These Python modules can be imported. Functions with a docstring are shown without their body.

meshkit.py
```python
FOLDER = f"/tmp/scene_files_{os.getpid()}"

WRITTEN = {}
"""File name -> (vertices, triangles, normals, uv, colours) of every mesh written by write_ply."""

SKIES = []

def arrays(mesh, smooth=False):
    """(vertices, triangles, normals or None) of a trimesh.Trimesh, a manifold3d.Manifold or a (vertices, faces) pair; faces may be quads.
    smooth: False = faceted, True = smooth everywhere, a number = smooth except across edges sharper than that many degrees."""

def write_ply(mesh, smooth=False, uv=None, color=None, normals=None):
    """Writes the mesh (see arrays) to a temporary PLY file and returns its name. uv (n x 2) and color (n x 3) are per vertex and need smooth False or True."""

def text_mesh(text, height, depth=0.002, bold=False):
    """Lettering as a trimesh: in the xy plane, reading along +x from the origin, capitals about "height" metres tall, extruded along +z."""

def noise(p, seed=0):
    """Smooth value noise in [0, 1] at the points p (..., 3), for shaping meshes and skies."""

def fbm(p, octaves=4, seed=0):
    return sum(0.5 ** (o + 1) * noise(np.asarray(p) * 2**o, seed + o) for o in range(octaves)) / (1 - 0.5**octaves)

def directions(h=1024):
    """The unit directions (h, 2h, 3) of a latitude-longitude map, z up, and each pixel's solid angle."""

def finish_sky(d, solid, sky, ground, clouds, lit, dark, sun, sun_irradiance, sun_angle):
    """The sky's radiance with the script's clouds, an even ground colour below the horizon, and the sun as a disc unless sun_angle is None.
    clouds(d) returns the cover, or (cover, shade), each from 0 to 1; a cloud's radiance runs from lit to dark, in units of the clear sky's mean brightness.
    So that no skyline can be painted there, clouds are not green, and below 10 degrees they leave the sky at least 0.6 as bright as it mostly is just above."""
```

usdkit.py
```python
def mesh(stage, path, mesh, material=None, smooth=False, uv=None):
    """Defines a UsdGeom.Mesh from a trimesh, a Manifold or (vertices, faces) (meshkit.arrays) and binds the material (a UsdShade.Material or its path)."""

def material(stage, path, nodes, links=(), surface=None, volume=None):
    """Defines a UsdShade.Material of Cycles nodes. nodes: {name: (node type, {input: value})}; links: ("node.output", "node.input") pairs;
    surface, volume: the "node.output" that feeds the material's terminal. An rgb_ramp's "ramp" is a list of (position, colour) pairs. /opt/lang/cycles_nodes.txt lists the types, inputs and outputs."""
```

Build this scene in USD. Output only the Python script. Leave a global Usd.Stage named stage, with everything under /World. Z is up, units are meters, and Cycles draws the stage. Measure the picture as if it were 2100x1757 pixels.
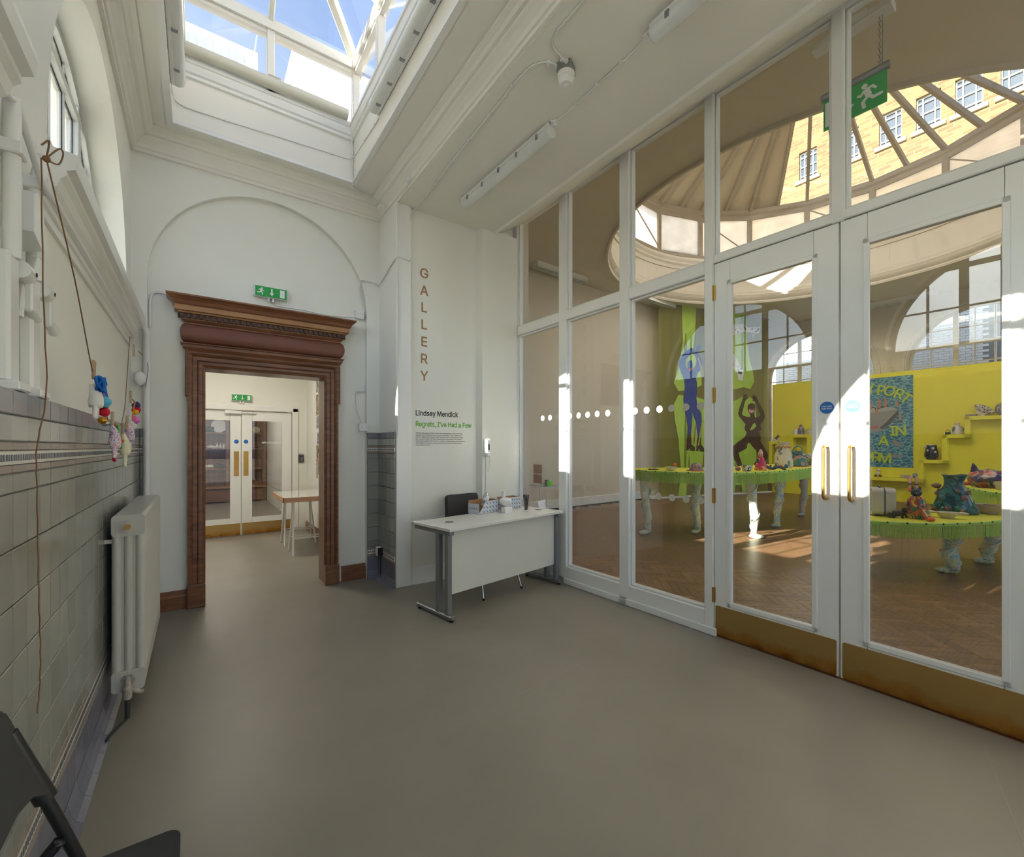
import math, random
import numpy as np, trimesh, shapely, shapely.geometry as sg, shapely.affinity as sa
from scipy.spatial import ConvexHull
import usdkit, meshkit
from pxr import Usd, UsdGeom, UsdLux, UsdShade, Gf, Sdf

stage = Usd.Stage.CreateInMemory()
UsdGeom.SetStageUpAxis(stage, UsdGeom.Tokens.z)
UsdGeom.SetStageMetersPerUnit(stage, 1.0)
world = UsdGeom.Xform.Define(stage, '/World')
stage.SetDefaultPrim(world.GetPrim())
UsdGeom.Scope.Define(stage, '/World/Looks')
PI = math.pi
rng = np.random.default_rng(7)

# ------------------------------------------------------------------ camera
cam = UsdGeom.Camera.Define(stage, '/World/camera')
cam.AddTranslateOp().Set(Gf.Vec3d(0, 0, 1.4))
cam.AddRotateXYZOp().Set(Gf.Vec3f(90, 0, -35.2087))
cam.CreateHorizontalApertureAttr(36.0)
cam.CreateVerticalApertureAttr(36.0 * 1757 / 2100)
cam.CreateFocalLengthAttr(36.0 * 911.75 / 2100)
cam.CreateVerticalApertureOffsetAttr(37.68 / 2100 * 36.0)
cam.CreateClippingRangeAttr(Gf.Vec2f(0.02, 500))
cam.CreateExposureAttr(0.25)

# ------------------------------------------------------------------ sky and sun
def material(name, nodes, links=(), surface='p.BSDF', volume=None):
    return usdkit.material(stage, '/World/Looks/' + name, nodes, links, surface=surface, volume=volume)

dome = UsdLux.DomeLight.Define(stage, '/World/sky_dome')
dome.CreateIntensityAttr(1.0)
sd = np.array([1.0, -0.07, -0.38]); sd /= np.linalg.norm(sd)
sky_mat = material('sky', {
    'tc': ('texture_coordinate', {}),
    'sky': ('sky_texture', {'sky_type': 'multiple_scattering', 'sun_disc': False, 'sun_elevation': float(math.asin(-sd[2])), 'sun_rotation': -1.5, 'sun_direction': tuple(-sd), 'altitude': 50.0, 'air_density': 1.0, 'aerosol_density': 1.6, 'ozone_density': 1.2}),
    'map': ('mapping', {'mapping_type': 'point', 'scale': (1.6, 1.6, 3.2)}),
    'n': ('noise_texture', {'scale': 1.5, 'detail': 6.0, 'roughness': 0.55}),
    'cl': ('rgb_ramp', {'ramp': [(0.0, (0.2, 0.2, 0.2)), (0.46, (0.22, 0.22, 0.22)), (0.70, (0.6, 0.6, 0.6)), (1.0, (0.8, 0.8, 0.8))]}),
    'mix': ('mix_color', {'b': (4.5, 4.5, 4.5)}),
    'bg': ('background_shader', {'strength': 0.2}),
}, [('tc.generated', 'map.vector'), ('map.vector', 'n.vector'), ('n.fac', 'cl.fac'),
    ('sky.color', 'mix.a'), ('cl.color', 'mix.fac'), ('mix.result', 'bg.color')], surface='bg.background')
UsdShade.MaterialBindingAPI.Apply(dome.GetPrim()).Bind(sky_mat)
sun = UsdLux.DistantLight.Define(stage, '/World/sun')
sun.CreateAngleAttr(0.53); sun.CreateNormalizeAttr(True)
sun.CreateIntensityAttr(6.0)
sun.CreateColorAttr(Gf.Vec3f(1.0, 0.92, 0.80))
sun.AddOrientOp().Set(Gf.Quatf(Gf.Rotation(Gf.Vec3d(0, 0, -1), Gf.Vec3d(*map(float, sd))).GetQuat()))

# ------------------------------------------------------------------ helpers
used = {}
def numbered(base, parent):
    k = (parent, base); n = used.get(k, 0); used[k] = n + 1
    return base if n == 0 else '%s_%03d' % (base, n)

def setdata(prim, **kw):
    for k, v in kw.items():
        if v: prim.SetCustomDataByKey(k, v)

class T:            # a thing: an Xform whose children are its parts
    def __init__(s, name, label=None, cat=None, group=None, loc=(0, 0, 0), rz=0, kind=None):
        s.path = '/World/' + numbered(name, '/World')
        x = UsdGeom.Xform.Define(stage, s.path)
        s.loc, s.rz = np.array(loc, float), rz
        if any(loc): x.AddTranslateOp().Set(Gf.Vec3d(*map(float, loc)))
        if rz: x.AddRotateZOp().Set(math.degrees(rz))
        s.prim = x.GetPrim()
        setdata(s.prim, label=label, category=cat, group=group, kind=kind)
    def add(s, name, mesh, m, smooth=False, label=None, kind=None):
        return obj(name, mesh, m, s.path, smooth, label=label, kind=kind)

def obj(name, mesh, m, parent='/World', smooth=False, label=None, cat=None, group=None, kind=None):
    if isinstance(mesh, (list, tuple)) and not isinstance(mesh[0], np.ndarray): mesh = cat_(mesh)
    path = parent + '/' + numbered(name, parent)
    g = usdkit.mesh(stage, path, mesh, m, smooth=smooth)
    setdata(g.GetPrim(), label=label, category=cat, group=group, kind=kind)
    return path

def thing1(name, mesh, m, label, cat, group=None, smooth=False, kind=None):
    """a thing that is one mesh; its prim origin is put at its base"""
    if isinstance(mesh, (list, tuple)): mesh = cat_(mesh)
    return obj(name, mesh, m, '/World', smooth, label, cat, group, kind)

def struct(name, mesh, m, parent='/World', smooth=False, label=None):
    return obj(name, mesh, m, parent, smooth, label=label, kind='structure' if parent == '/World' else None)

def copy(src, label, loc, rz=0, group=None):
    base = src.path.split('/')[-1].rsplit('_0', 1)[0] if src.path[-4:-3] == '_' and src.path[-3:].isdigit() else src.path.split('/')[-1]
    path = '/World/' + numbered(base, '/World')
    x = UsdGeom.Xform.Define(stage, path)
    x.AddTranslateOp().Set(Gf.Vec3d(*map(float, loc)))
    if rz: x.AddRotateZOp().Set(math.degrees(rz))
    p = x.GetPrim(); p.GetReferences().AddInternalReference(src.path); p.SetInstanceable(True)
    d = src.prim.GetCustomData()
    setdata(p, label=label, category=d.get('category'), group=group or d.get('group'))
    return p

def cat_(ms):
    ms = [m for m in ms if m is not None]
    return ms[0] if len(ms) == 1 else trimesh.util.concatenate(ms)

_s = np.array([(x, y, z) for x in (-1, 1) for y in (-1, 1) for z in (-1, 1)], float)
def _chv(h, b):
    out = []
    for c in _s:
        for k in range(3):
            v = c * (h - b); v[k] = c[k] * h[k]; out.append(v)
    return np.array(out)
_h = ConvexHull(_chv(np.ones(3), np.full(3, 0.2)))
_chf = _h.simplices.copy()
_vv = _chv(np.ones(3), np.full(3, 0.2))
for _i, _t in enumerate(_chf):
    a_, b_, c_ = _vv[_t]
    if np.dot(np.cross(b_ - a_, c_ - a_), a_ + b_ + c_) < 0: _chf[_i] = _t[::-1]
_bxf = trimesh.creation.box((2, 2, 2))

def bx(x0, x1, y0, y1, z0, z1, b=0.0):
    """a box, chamfered by b"""
    lo, hi = np.array([min(x0, x1), min(y0, y1), min(z0, z1)]), np.array([max(x0, x1), max(y0, y1), max(z0, z1)])
    c, h = (lo + hi) / 2, (hi - lo) / 2
    if b <= 0: return trimesh.Trimesh(_bxf.vertices * h + c, _bxf.faces, process=False)
    b = np.minimum(b, h * 0.45)
    return trimesh.Trimesh(_chv(h, b) + c, _chf, process=False)

def mv(m, loc=(0, 0, 0), rz=0, rx=0, ry=0, s=1):
    m = m.copy(); v = m.vertices * s
    for a, ax in ((rx, 0), (ry, 1), (rz, 2)):
        if a:
            c_, s_ = math.cos(a), math.sin(a); i, j = [(1, 2), (2, 0), (0, 1)][ax]
            p, q = v[:, i].copy(), v[:, j].copy(); v[:, i] = c_ * p - s_ * q; v[:, j] = s_ * p + c_ * q
    m.vertices = v + np.array(loc); return m

def tube(pts, r, n=8, cap=True, closed=False):
    p = np.asarray(pts, float); r = np.broadcast_to(r, (len(p),)).astype(float)
    if closed: t = np.roll(p, -1, 0) - np.roll(p, 1, 0)
    else: t = np.gradient(p, axis=0)
    t /= np.linalg.norm(t, axis=1, keepdims=True) + 1e-12
    a = np.cross(t[0], [0, 0, 1.0]) if abs(t[0][2]) < 0.9 else np.cross(t[0], [1.0, 0, 0])
    vs = []; ang = np.arange(n) * 2 * PI / n
    for i in range(len(p)):
        a = a - t[i] * np.dot(a, t[i]); a /= np.linalg.norm(a) + 1e-12; b = np.cross(t[i], a)
        vs.append(p[i] + r[i] * (np.cos(ang)[:, None] * a + np.sin(ang)[:, None] * b))
    v = np.vstack(vs); f = []
    L = len(p)
    for i in range(L if closed else L - 1):
        i2 = (i + 1) % L
        for j in range(n):
            k = (j + 1) % n
            f += [(i * n + j, i * n + k, i2 * n + k), (i * n + j, i2 * n + k, i2 * n + j)]
    if cap and not closed:
        v = np.vstack([v, p[0], p[-1]]); c0, c1 = len(v) - 2, len(v) - 1
        for j in range(n):
            k = (j + 1) % n
            f += [(c0, k, j), (c1, (L - 1) * n + j, (L - 1) * n + k)]
    return trimesh.Trimesh(v, np.array(f), process=False)

def smooth_path(pts, n=6):
    p = np.asarray(pts, float); out = []
    q = np.vstack([2 * p[0] - p[1], p, 2 * p[-1] - p[-2]])
    for i in range(1, len(q) - 2):
        for t in np.arange(n) / n:
            out.append(0.5 * (2 * q[i] + (q[i + 1] - q[i - 1]) * t + (2 * q[i - 1] - 5 * q[i] + 4 * q[i + 1] - q[i + 2]) * t * t + (3 * q[i] - q[i - 1] - 3 * q[i + 1] + q[i + 2]) * t ** 3))
    return np.array(out + [p[-1]])

def lathe(prof, n=24, loc=(0, 0, 0), lump=0, seed=0, freq=8.0):
    """profile of (r, z) from bottom to top, closed at the axis"""
    prof = [(0, prof[0][1])] + list(prof) + [(0, prof[-1][1])]
    ang = np.arange(n) * 2 * PI / n
    v = np.vstack([np.c_[r * np.cos(ang), r * np.sin(ang), np.full(n, z)] for r, z in prof])
    f = []
    for i in range(len(prof) - 1):
        for j in range(n):
            k = (j + 1) % n
            f += [(i * n + j, i * n + k, (i + 1) * n + k), (i * n + j, (i + 1) * n + k, (i + 1) * n + j)]
    if lump: v = lumpy(v, lump, seed, freq)
    m = trimesh.Trimesh(v + np.array(loc), np.array(f), process=False)
    return m

def lumpy(v, amp, seed=0, freq=8.0):
    d = np.stack([meshkit.noise(v * freq, seed + k * 17) - 0.5 for k in range(3)], -1)
    return v + 2 * amp * d

def ball(r, loc=(0, 0, 0), sub=2, s=(1, 1, 1), lump=0, seed=0, freq=20):
    m = trimesh.creation.icosphere(sub, 1.0)
    v = m.vertices * r * np.array(s)
    if lump: v = lumpy(v, lump, seed, freq)
    return trimesh.Trimesh(v + np.array(loc), m.faces, process=False)

def cyl(r, p0, p1, n=16, r1=None):
    return tube([p0, p1], [r, r if r1 is None else r1], n)

def prism(poly, d):
    """shapely polygon extruded from z=0 to z=d"""
    gs = getattr(poly, 'geoms', [poly])
    return cat_([trimesh.creation.extrude_polygon(g, d, engine='earcut') for g in gs if g.area > 1e-9])

def axes(m, o, ex, ey, ez):
    """re-express: local x,y,z along ex,ey,ez from o"""
    M = np.array([ex, ey, ez], float)
    v = m.vertices @ M + np.array(o, float)
    f = m.faces if np.linalg.det(M) > 0 else m.faces[:, ::-1]
    return trimesh.Trimesh(v, f, process=False)

def yz(m, x):       # polygon (y,z) extruded towards +x from x
    return axes(m, (x, 0, 0), (0, 1, 0), (0, 0, 1), (1, 0, 0))
def xz(m, y):       # polygon (x,z) extruded towards +y from y
    return axes(m, (0, y, 0), (1, 0, 0), (0, 0, 1), (0, 1, 0))

def mould(path, prof, closed=False):
    """profile (offset to the left of the path in plan, z) swept with mitres along the plan path"""
    p = np.asarray(path, float); n = len(p); prof = np.asarray(prof, float); rings = []
    for i in range(n):
        a = p[i] - p[i - 1] if (i > 0 or closed) else p[1] - p[0]
        b = p[(i + 1) % n] - p[i] if (i < n - 1 or closed) else p[-1] - p[-2]
        a, b = a / np.linalg.norm(a), b / np.linalg.norm(b)
        na, nb = np.array([-a[1], a[0]]), np.array([-b[1], b[0]])
        mm = na + nb; mm /= max(np.dot(mm, mm) / 2, 1e-6)
        rings.append(np.c_[p[i] + prof[:, :1] * mm, prof[:, 1]])
    v = np.vstack(rings); k = len(prof); f = []
    for i in range(n if closed else n - 1):
        i2 = (i + 1) % n
        for j in range(k):
            j2 = (j + 1) % k
            f += [(i * k + j, i2 * k + j, i2 * k + j2), (i * k + j, i2 * k + j2, i * k + j2)]
    m = trimesh.Trimesh(v, np.array(f), process=False)
    if not closed:
        try:
            tv, tf = trimesh.creation.triangulate_polygon(sg.Polygon(prof), engine='earcut')
            e = []
            for ring, flip in ((rings[0], 0), (rings[-1], 1)):
                idx = [int(np.argmin(((prof - q) ** 2).sum(1))) for q in tv]
                e.append(trimesh.Trimesh(ring[idx], tf[:, ::-1] if flip else tf, process=False))
            m = cat_([m] + e)
        except Exception:
            pass
    m.fix_normals() if len(m.faces) < 4000 else None
    return m

# the gallery stands 2 degrees off the lobby: local gx runs away from the glass screen, gy along it
GA = 0.0356; _gc, _gs = math.cos(GA), math.sin(GA); GX0 = 3.195
def G(m):
    """gallery coordinates to world"""
    v = np.array(m.vertices); x, y = v[:, 0], v[:, 1]
    return trimesh.Trimesh(np.c_[GX0 + _gc * x - _gs * y, _gs * x + _gc * y, v[:, 2]], m.faces, process=False)
def W2G(x, y):
    return (_gc * (x - GX0) + _gs * y, -_gs * (x - GX0) + _gc * y)
def GP(gx, gy, z=0): return (GX0 + _gc * gx - _gs * gy, _gs * gx + _gc * gy, z)

def text(s, h, depth=0.002, bold=False):
    return meshkit.text_mesh(s, h, depth, bold)

# ------------------------------------------------------------------ materials
def lin(c):
    return tuple(((x / 255) / 12.92 if x <= 10 else ((x / 255 + 0.055) / 1.055) ** 2.4) for x in c)

def paint(name, col, rough=0.5, var=0.04, scale=3.0, bump=0.0, bscale=60, metal=0.0, rnd=0.0, spec=0.5, coat=0.0):
    """a paint-like surface: base colour with slight noise, optional per-object tone and bump"""
    c = np.array(col, float)
    nodes = {'tc': ('texture_coordinate', {}), 'n': ('noise_texture', {'scale': scale, 'detail': 4.0, 'roughness': 0.6}),
             'r': ('rgb_ramp', {'ramp': [(0.25, tuple(np.clip(c * (1 - var * 1.6), 0, 1))), (0.75, tuple(np.clip(c * (1 + var), 0, 1)))]}),
             'p': ('principled_bsdf', {'roughness': rough, 'metallic': metal, 'specular_ior_level': spec, 'coat_weight': coat, 'coat_roughness': 0.08})}
    links = [('tc.object', 'n.vector'), ('n.fac', 'r.fac')]
    if rnd:
        nodes['oi'] = ('object_info', {})
        nodes['mr'] = ('map_range', {'from_min': 0.0, 'from_max': 1.0, 'to_min': 1 - rnd, 'to_max': 1 + rnd})
        nodes['h'] = ('hsv', {'hue': 0.5, 'saturation': 1.0, 'fac': 1.0})
        links += [('oi.random', 'mr.value'), ('mr.result', 'h.value'), ('r.color', 'h.color'), ('h.color', 'p.base_color')]
    else: links.append(('r.color', 'p.base_color'))
    if bump:
        nodes['bn'] = ('noise_texture', {'scale': bscale, 'detail': 3.0})
        nodes['b'] = ('bump', {'strength': bump, 'distance': 0.01})
        links += [('tc.object', 'bn.vector'), ('bn.fac', 'b.height'), ('b.normal', 'p.normal')]
    return material(name, nodes, links)

def wood(name, c0, c1, rough=0.45, scale=(1.5, 14, 14), rnd=0.0, island=0.0, coat=0.0):
    nodes = {'tc': ('texture_coordinate', {}), 'm': ('mapping', {'mapping_type': 'point', 'scale': scale}),
             'n': ('noise_texture', {'scale': 2.0, 'detail': 6.0, 'roughness': 0.6, 'distortion': 0.6}),
             'r': ('rgb_ramp', {'ramp': [(0.3, c0), (0.7, c1)]}), 'p': ('principled_bsdf', {'roughness': rough, 'coat_weight': coat, 'coat_roughness': 0.2})}
    links = [('tc.object', 'm.vector'), ('m.vector', 'n.vector'), ('n.fac', 'r.fac')]
    if rnd or island:
        nodes['oi'] = ('geometry', {}) if island else ('object_info', {})
        k = rnd or island
        nodes['mr'] = ('map_range', {'to_min': 1 - k, 'to_max': 1 + k}); nodes['h'] = ('hsv', {'fac': 1.0, 'hue': 0.5, 'saturation': 1.0})
        links += [('oi.random_per_island' if island else 'oi.random', 'mr.value'), ('mr.result', 'h.value'), ('r.color', 'h.color'), ('h.color', 'p.base_color')]
    else: links.append(('r.color', 'p.base_color'))
    return material(name, nodes, links)

def glaze(name, cols, scale=18.0, rough=0.18):
    """hand-glazed ceramic: patches of several colours"""
    n = len(cols); ramp = []
    for i, c in enumerate(cols):
        ramp += [(0.26 + 0.48 * i / n + 0.005, lin(c)), (0.26 + 0.48 * (i + 1) / n - 0.005, lin(c))]
    return material(name, {'tc': ('texture_coordinate', {}), 'n': ('noise_texture', {'scale': scale, 'detail': 2.0, 'distortion': 0.8}),
                           'r': ('rgb_ramp', {'ramp': ramp}), 'p': ('principled_bsdf', {'roughness': rough})},
                    [('tc.object', 'n.vector'), ('n.fac', 'r.fac'), ('r.color', 'p.base_color')])

def pane(name, tint=(1, 1, 1), r0=0.045, rough=0.0):
    """window glass: light goes straight through, reflection grows towards grazing"""
    return material(name, {'lw': ('layer_weight', {'blend': 0.5}), 'pw': ('math', {'math_type': 'power', 'value2': 5.0}),
                           'mr': ('map_range', {'to_min': r0, 'to_max': 1.0}),
                           't': ('transparent_bsdf', {'color': tint}), 'g': ('glossy_bsdf', {'color': (1, 1, 1), 'roughness': rough}), 'x': ('mix_closure', {})},
                    [('lw.facing', 'pw.value1'), ('pw.value', 'mr.value'), ('mr.result', 'x.fac'), ('t.BSDF', 'x.closure1'), ('g.BSDF', 'x.closure2')], surface='x.closure')

def flat(name, rgb, rough=0.5, metal=0.0, spec=0.5): return paint(name, lin(rgb), rough, 0.0, metal=metal, spec=spec)

M = {}
M['plaster'] = paint('wall_plaster', (0.82, 0.815, 0.745), 0.6, 0.02, 1.2, 0.04, 30)
M['ceiling'] = paint('ceiling_plaster', (0.84, 0.82, 0.745), 0.65, 0.02, 1.0)
M['gloss'] = paint('white_gloss_paint', (0.84, 0.84, 0.805), 0.28, 0.02, 2.0, 0.03, 40)
M['white'] = paint('white_plastic', (0.80, 0.80, 0.78), 0.35, 0.01)
M['galwall'] = paint('gallery_plaster', (0.66, 0.60, 0.50), 0.7, 0.02, 1.0)
M['glass'] = pane('clear_glass')
M['winglass'] = pane('window_glass', (0.96, 0.98, 0.98))
M['steel'] = flat('grey_steel', (150, 152, 155), 0.4, 0.6)
M['brass'] = paint('brass', lin((190, 152, 84)), 0.34, 0.12, 6.0, metal=0.85)
M['chrome'] = flat('chrome', (200, 200, 200), 0.15, 1.0)
M['black'] = flat('black_plastic', (24, 24, 26), 0.45)
M['dark'] = flat('dark_grey', (52, 52, 54), 0.6)
# ================================================================== THE SETTING
M['lino'] = paint('lino_floor', (0.265, 0.242, 0.20), 0.42, 0.05, 2.2, 0.02, 90)
M['seam'] = flat('lino_weld', (150, 144, 128), 0.5)
M['asphalt'] = paint('outdoor_ground', (0.30, 0.29, 0.27), 0.9, 0.1, 1.0)
M['darkwood'] = wood('varnished_wood', (0.10, 0.032, 0.012), (0.25, 0.095, 0.036), 0.38, coat=0.3)
M['tile'] = paint('grey_glazed_tile', (0.265, 0.27, 0.235), 0.14, 0.05, 4.0, 0.05, 9, rnd=0.13)
M['tile_light'] = paint('pale_glazed_tile', (0.40, 0.40, 0.365), 0.14, 0.05, 4.0, 0.05, 9, rnd=0.13)
M['tile_cap'] = paint('blue_grey_cap_tile', (0.215, 0.217, 0.24), 0.16, 0.06, 5.0, 0.05, 9, rnd=0.12)
M['tile_blue'] = paint('blue_grey_plinth_tile', (0.165, 0.17, 0.22), 0.15, 0.06, 5.0, 0.05, 9, rnd=0.15)
M['tile_brown'] = paint('brown_border_tile', (0.30, 0.235, 0.20), 0.2, 0.06, 5.0, 0.03, 9, rnd=0.1)
M['grout'] = flat('pale_grout', (150, 150, 142), 0.8)
M['mos_w'] = flat('mosaic_white', (215, 213, 200), 0.2)
M['mos_d'] = flat('mosaic_dark', (88, 92, 104), 0.2)

def floor_poly():
    return sg.Polygon([(-2.4, -4.6), (GX0 + 4.6 * 0.0356, -4.6), (GX0 - 14 * 0.0356, 14), (-2.4, 14)])
struct('floor', mv(prism(floor_poly(), 0.2), (0, 0, -0.2)), M['lino'])
for a, b in (((2.58, 2.15), (1.02, 1.95)), ((2.98, 0.42), (1.5, -0.02))):
    d = np.array(b) - np.array(a); L = np.hypot(*d)
    struct('floor_seam', mv(bx(0, L, -0.0022, 0.0022, 0.0, 0.0006), (*a, 0), math.atan2(d[1], d[0])), M['seam'], '/World/floor')
struct('ground', bx(-60, 60, -60, 60, -0.6, -0.35), M['asphalt'])

# --- left wall with lunette windows
WC = (3.40, 0.44, -2.52); WR, WS = 1.10, 2.54
def lunette(c, r, z0, n=40, zs=None):
    a = np.linspace(0, PI, n); zs = z0 if zs is None else zs
    return sg.Polygon([(c + r, z0)] + [(c + r * math.cos(t), zs + r * math.sin(t)) for t in a] + [(c - r, z0)])
pl, pl2 = sg.box(-4.6, 0, 4.80, 4.3), sg.box(-4.6, 0, 4.80, 5.80)
for c in WC: pl = pl.difference(lunette(c, WR, 2.44, zs=WS)); pl2 = pl2.difference(lunette(c, 1.28, 2.48, zs=2.58))
struct('wall_left', [yz(prism(pl, 0.20), -0.65), yz(prism(pl2, 0.30), -0.95)], M['plaster'])
M['upvc'] = flat('grey_white_window_frame', (206, 207, 205), 0.35)
for i, c in enumerate(WC):
    w = T('window_%d' % (i + 1), kind='structure')
    out, inn = lunette(c, 1.12, 2.45, zs=WS), lunette(c, 1.04, 2.555, zs=WS + 0.02)
    w.add('frame', yz(prism(out.difference(inn), 0.06), -0.665), M['upvc'])
    bars = []; big = lunette(c, 1.05, 2.5, zs=WS)
    tz = 3.44
    for s in (-1, 1):
        b = sg.box(c + s * 0.44 - 0.035, 2.5, c + s * 0.44 + 0.035, 5).intersection(big); bars.append(b)
        w.add('mullion', yz(prism(b, 0.055), -0.663), M['upvc'])
    b = sg.box(c - 2, tz - 0.024, c + 2, tz + 0.024).intersection(big); bars.append(b)
    w.add('transom', yz(prism(b, 0.056), -0.6635), M['upvc'])
    thin = [sg.box(c + k - 0.007, 2.5, c + k + 0.007, 5) for k in (-0.74, -0.15, 0.15, 0.74)] + [sg.box(c - 2, 2.98 - 0.005, c + 2, 2.98 + 0.005)]
    for b in thin:
        b = b.intersection(big); bars.append(b)
        w.add('glazing_bar', yz(prism(b, 0.03), -0.655), M['upvc'])
    cells = inn.difference(shapely.unary_union(bars))
    for g in cells.geoms:
        w.add('pane', yz(prism(g, 0.006), -0.645), M['winglass'])
        w.add('gasket', yz(prism(g.buffer(0.004).difference(g.buffer(-0.006)), 0.004), -0.638), M['black'])
    # moulded sill ledge below it
    prof = [(0, 2.20), (0.012, 2.20), (0.012, 2.235), (0.02, 2.24), (0.02, 2.262), (0.038, 2.27), (0.038, 2.29), (0.05, 2.30), (0.06, 2.33), (0.075, 2.345), (0.075, 2.362), (0.098, 2.372), (0.105, 2.41), (0.105, 2.425), (0.0, 2.44)]
    struct('trim_%d' % (i + 1), [mould([(-0.45, c + 1.24), (-0.45, c - 1.24)], prof)], M['gloss'])

# --- tiled dado on the left wall
rows = [(1.279 - 0.1465 * (k + 1), 1.279 - 0.1465 * k) for k in range(6)]
dado = T('trim_4', kind='structure')
dado.add('backing', bx(-0.452, -0.404, -1.0, 4.752, 0, 1.549), M['grout'])
def tile_run(t, o, ex, ez, cols, z0, z1, m, name='tile', dep=0.011, gap=0.0016):
    """tiles between the column joints, set on the plane through o; ex along the wall, out of it ex x z"""
    ex = np.array(ex, float); en = np.array(ez, float)
    for a, b in zip(cols[:-1], cols[1:]):
        mm = bx(a + gap, b - gap, z0 + gap, z1 - gap, 0, dep, 0.0025)
        mm = axes(mm, o, ex, (0, 0, 1), en)
        j = (rng.random() - 0.5) * 0.0012
        mm.vertices = mm.vertices + en * j
        t.add(name, mm, m)
cols = list(np.arange(1.45, 4.70, 0.1205)) + [4.739]
O, EX, EN = (-0.4045, 0, 0), (0, 1, 0), (1, 0, 0)
def courses(t, O, EX, EN, cols, bw=None):
    tile_run(t, O, EX, EN, cols, 1.484, 1.551, M['tile_cap'], 'cap_tile')
    tile_run(t, O, EX, EN, cols, 1.414, 1.484, M['tile_light'], 'tile')
    tile_run(t, O, EX, EN, cols, 1.389, 1.414, M['tile_brown'], 'border_tile')
    tile_run(t, O, EX, EN, cols, 1.330, 1.354, M['tile_brown'], 'border_tile')
    tile_run(t, O, EX, EN, cols, 1.279, 1.330, M['tile'], 'tile')
    for z0, z1 in rows: tile_run(t, O, EX, EN, cols, z0, z1, M['tile'], 'tile')
    tile_run(t, O, EX, EN, cols, 0.336, 0.40, M['tile'], 'tile')
    tile_run(t, O, EX, EN, cols, 0.306, 0.336, M['tile_brown'], 'border_tile')
    tile_run(t, O, EX, EN, cols, 0.232, 0.262, M['tile_brown'], 'border_tile')
    tile_run(t, O, EX, EN, cols, 0.087, 0.232, M['tile_blue'], 'plinth_tile')
    for z0, z1 in ((1.354, 1.389), (0.262, 0.306)):
        c0, c1 = cols[0], cols[-1]; h = z1 - z0
        base = bx(c0, c1, z0, z1, 0, 0.010)
        t.add('mosaic_band', axes(base, O, EX, (0, 0, 1), EN), M['mos_w'])
        n = int((c1 - c0) / 0.019)
        sm = [bx(c0 + (k + 0.18) * (c1 - c0) / n, c0 + (k + 0.72) * (c1 - c0) / n, z0 + h * 0.26, z1 - h * 0.26, 0.009, 0.0112) for k in range(n)]
        t.add('mosaic_chip', axes(cat_(sm), O, EX, (0, 0, 1), EN), M['mos_d'], kind='stuff')
courses(dado, O, EX, EN, cols)
cove = [(-0.004, 0)] + [(0.045 - 0.045 * math.sin(a), 0.087 - 0.087 * math.cos(a)) for a in np.linspace(0.0, PI / 2, 7)][::-1] + [(0.05, 0)]
cs = np.arange(0.6, 4.74, 0.152)
for a, b in zip(cs[:-1], cs[1:]):
    dado.add('cove_tile', mould([(-0.398, b - 0.001), (-0.398, a + 0.001)], [(0, 0), (0.05, 0), (0.03, 0.014), (0.015, 0.04), (0.006, 0.087), (0, 0.087)]), M['tile_blue'])

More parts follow.
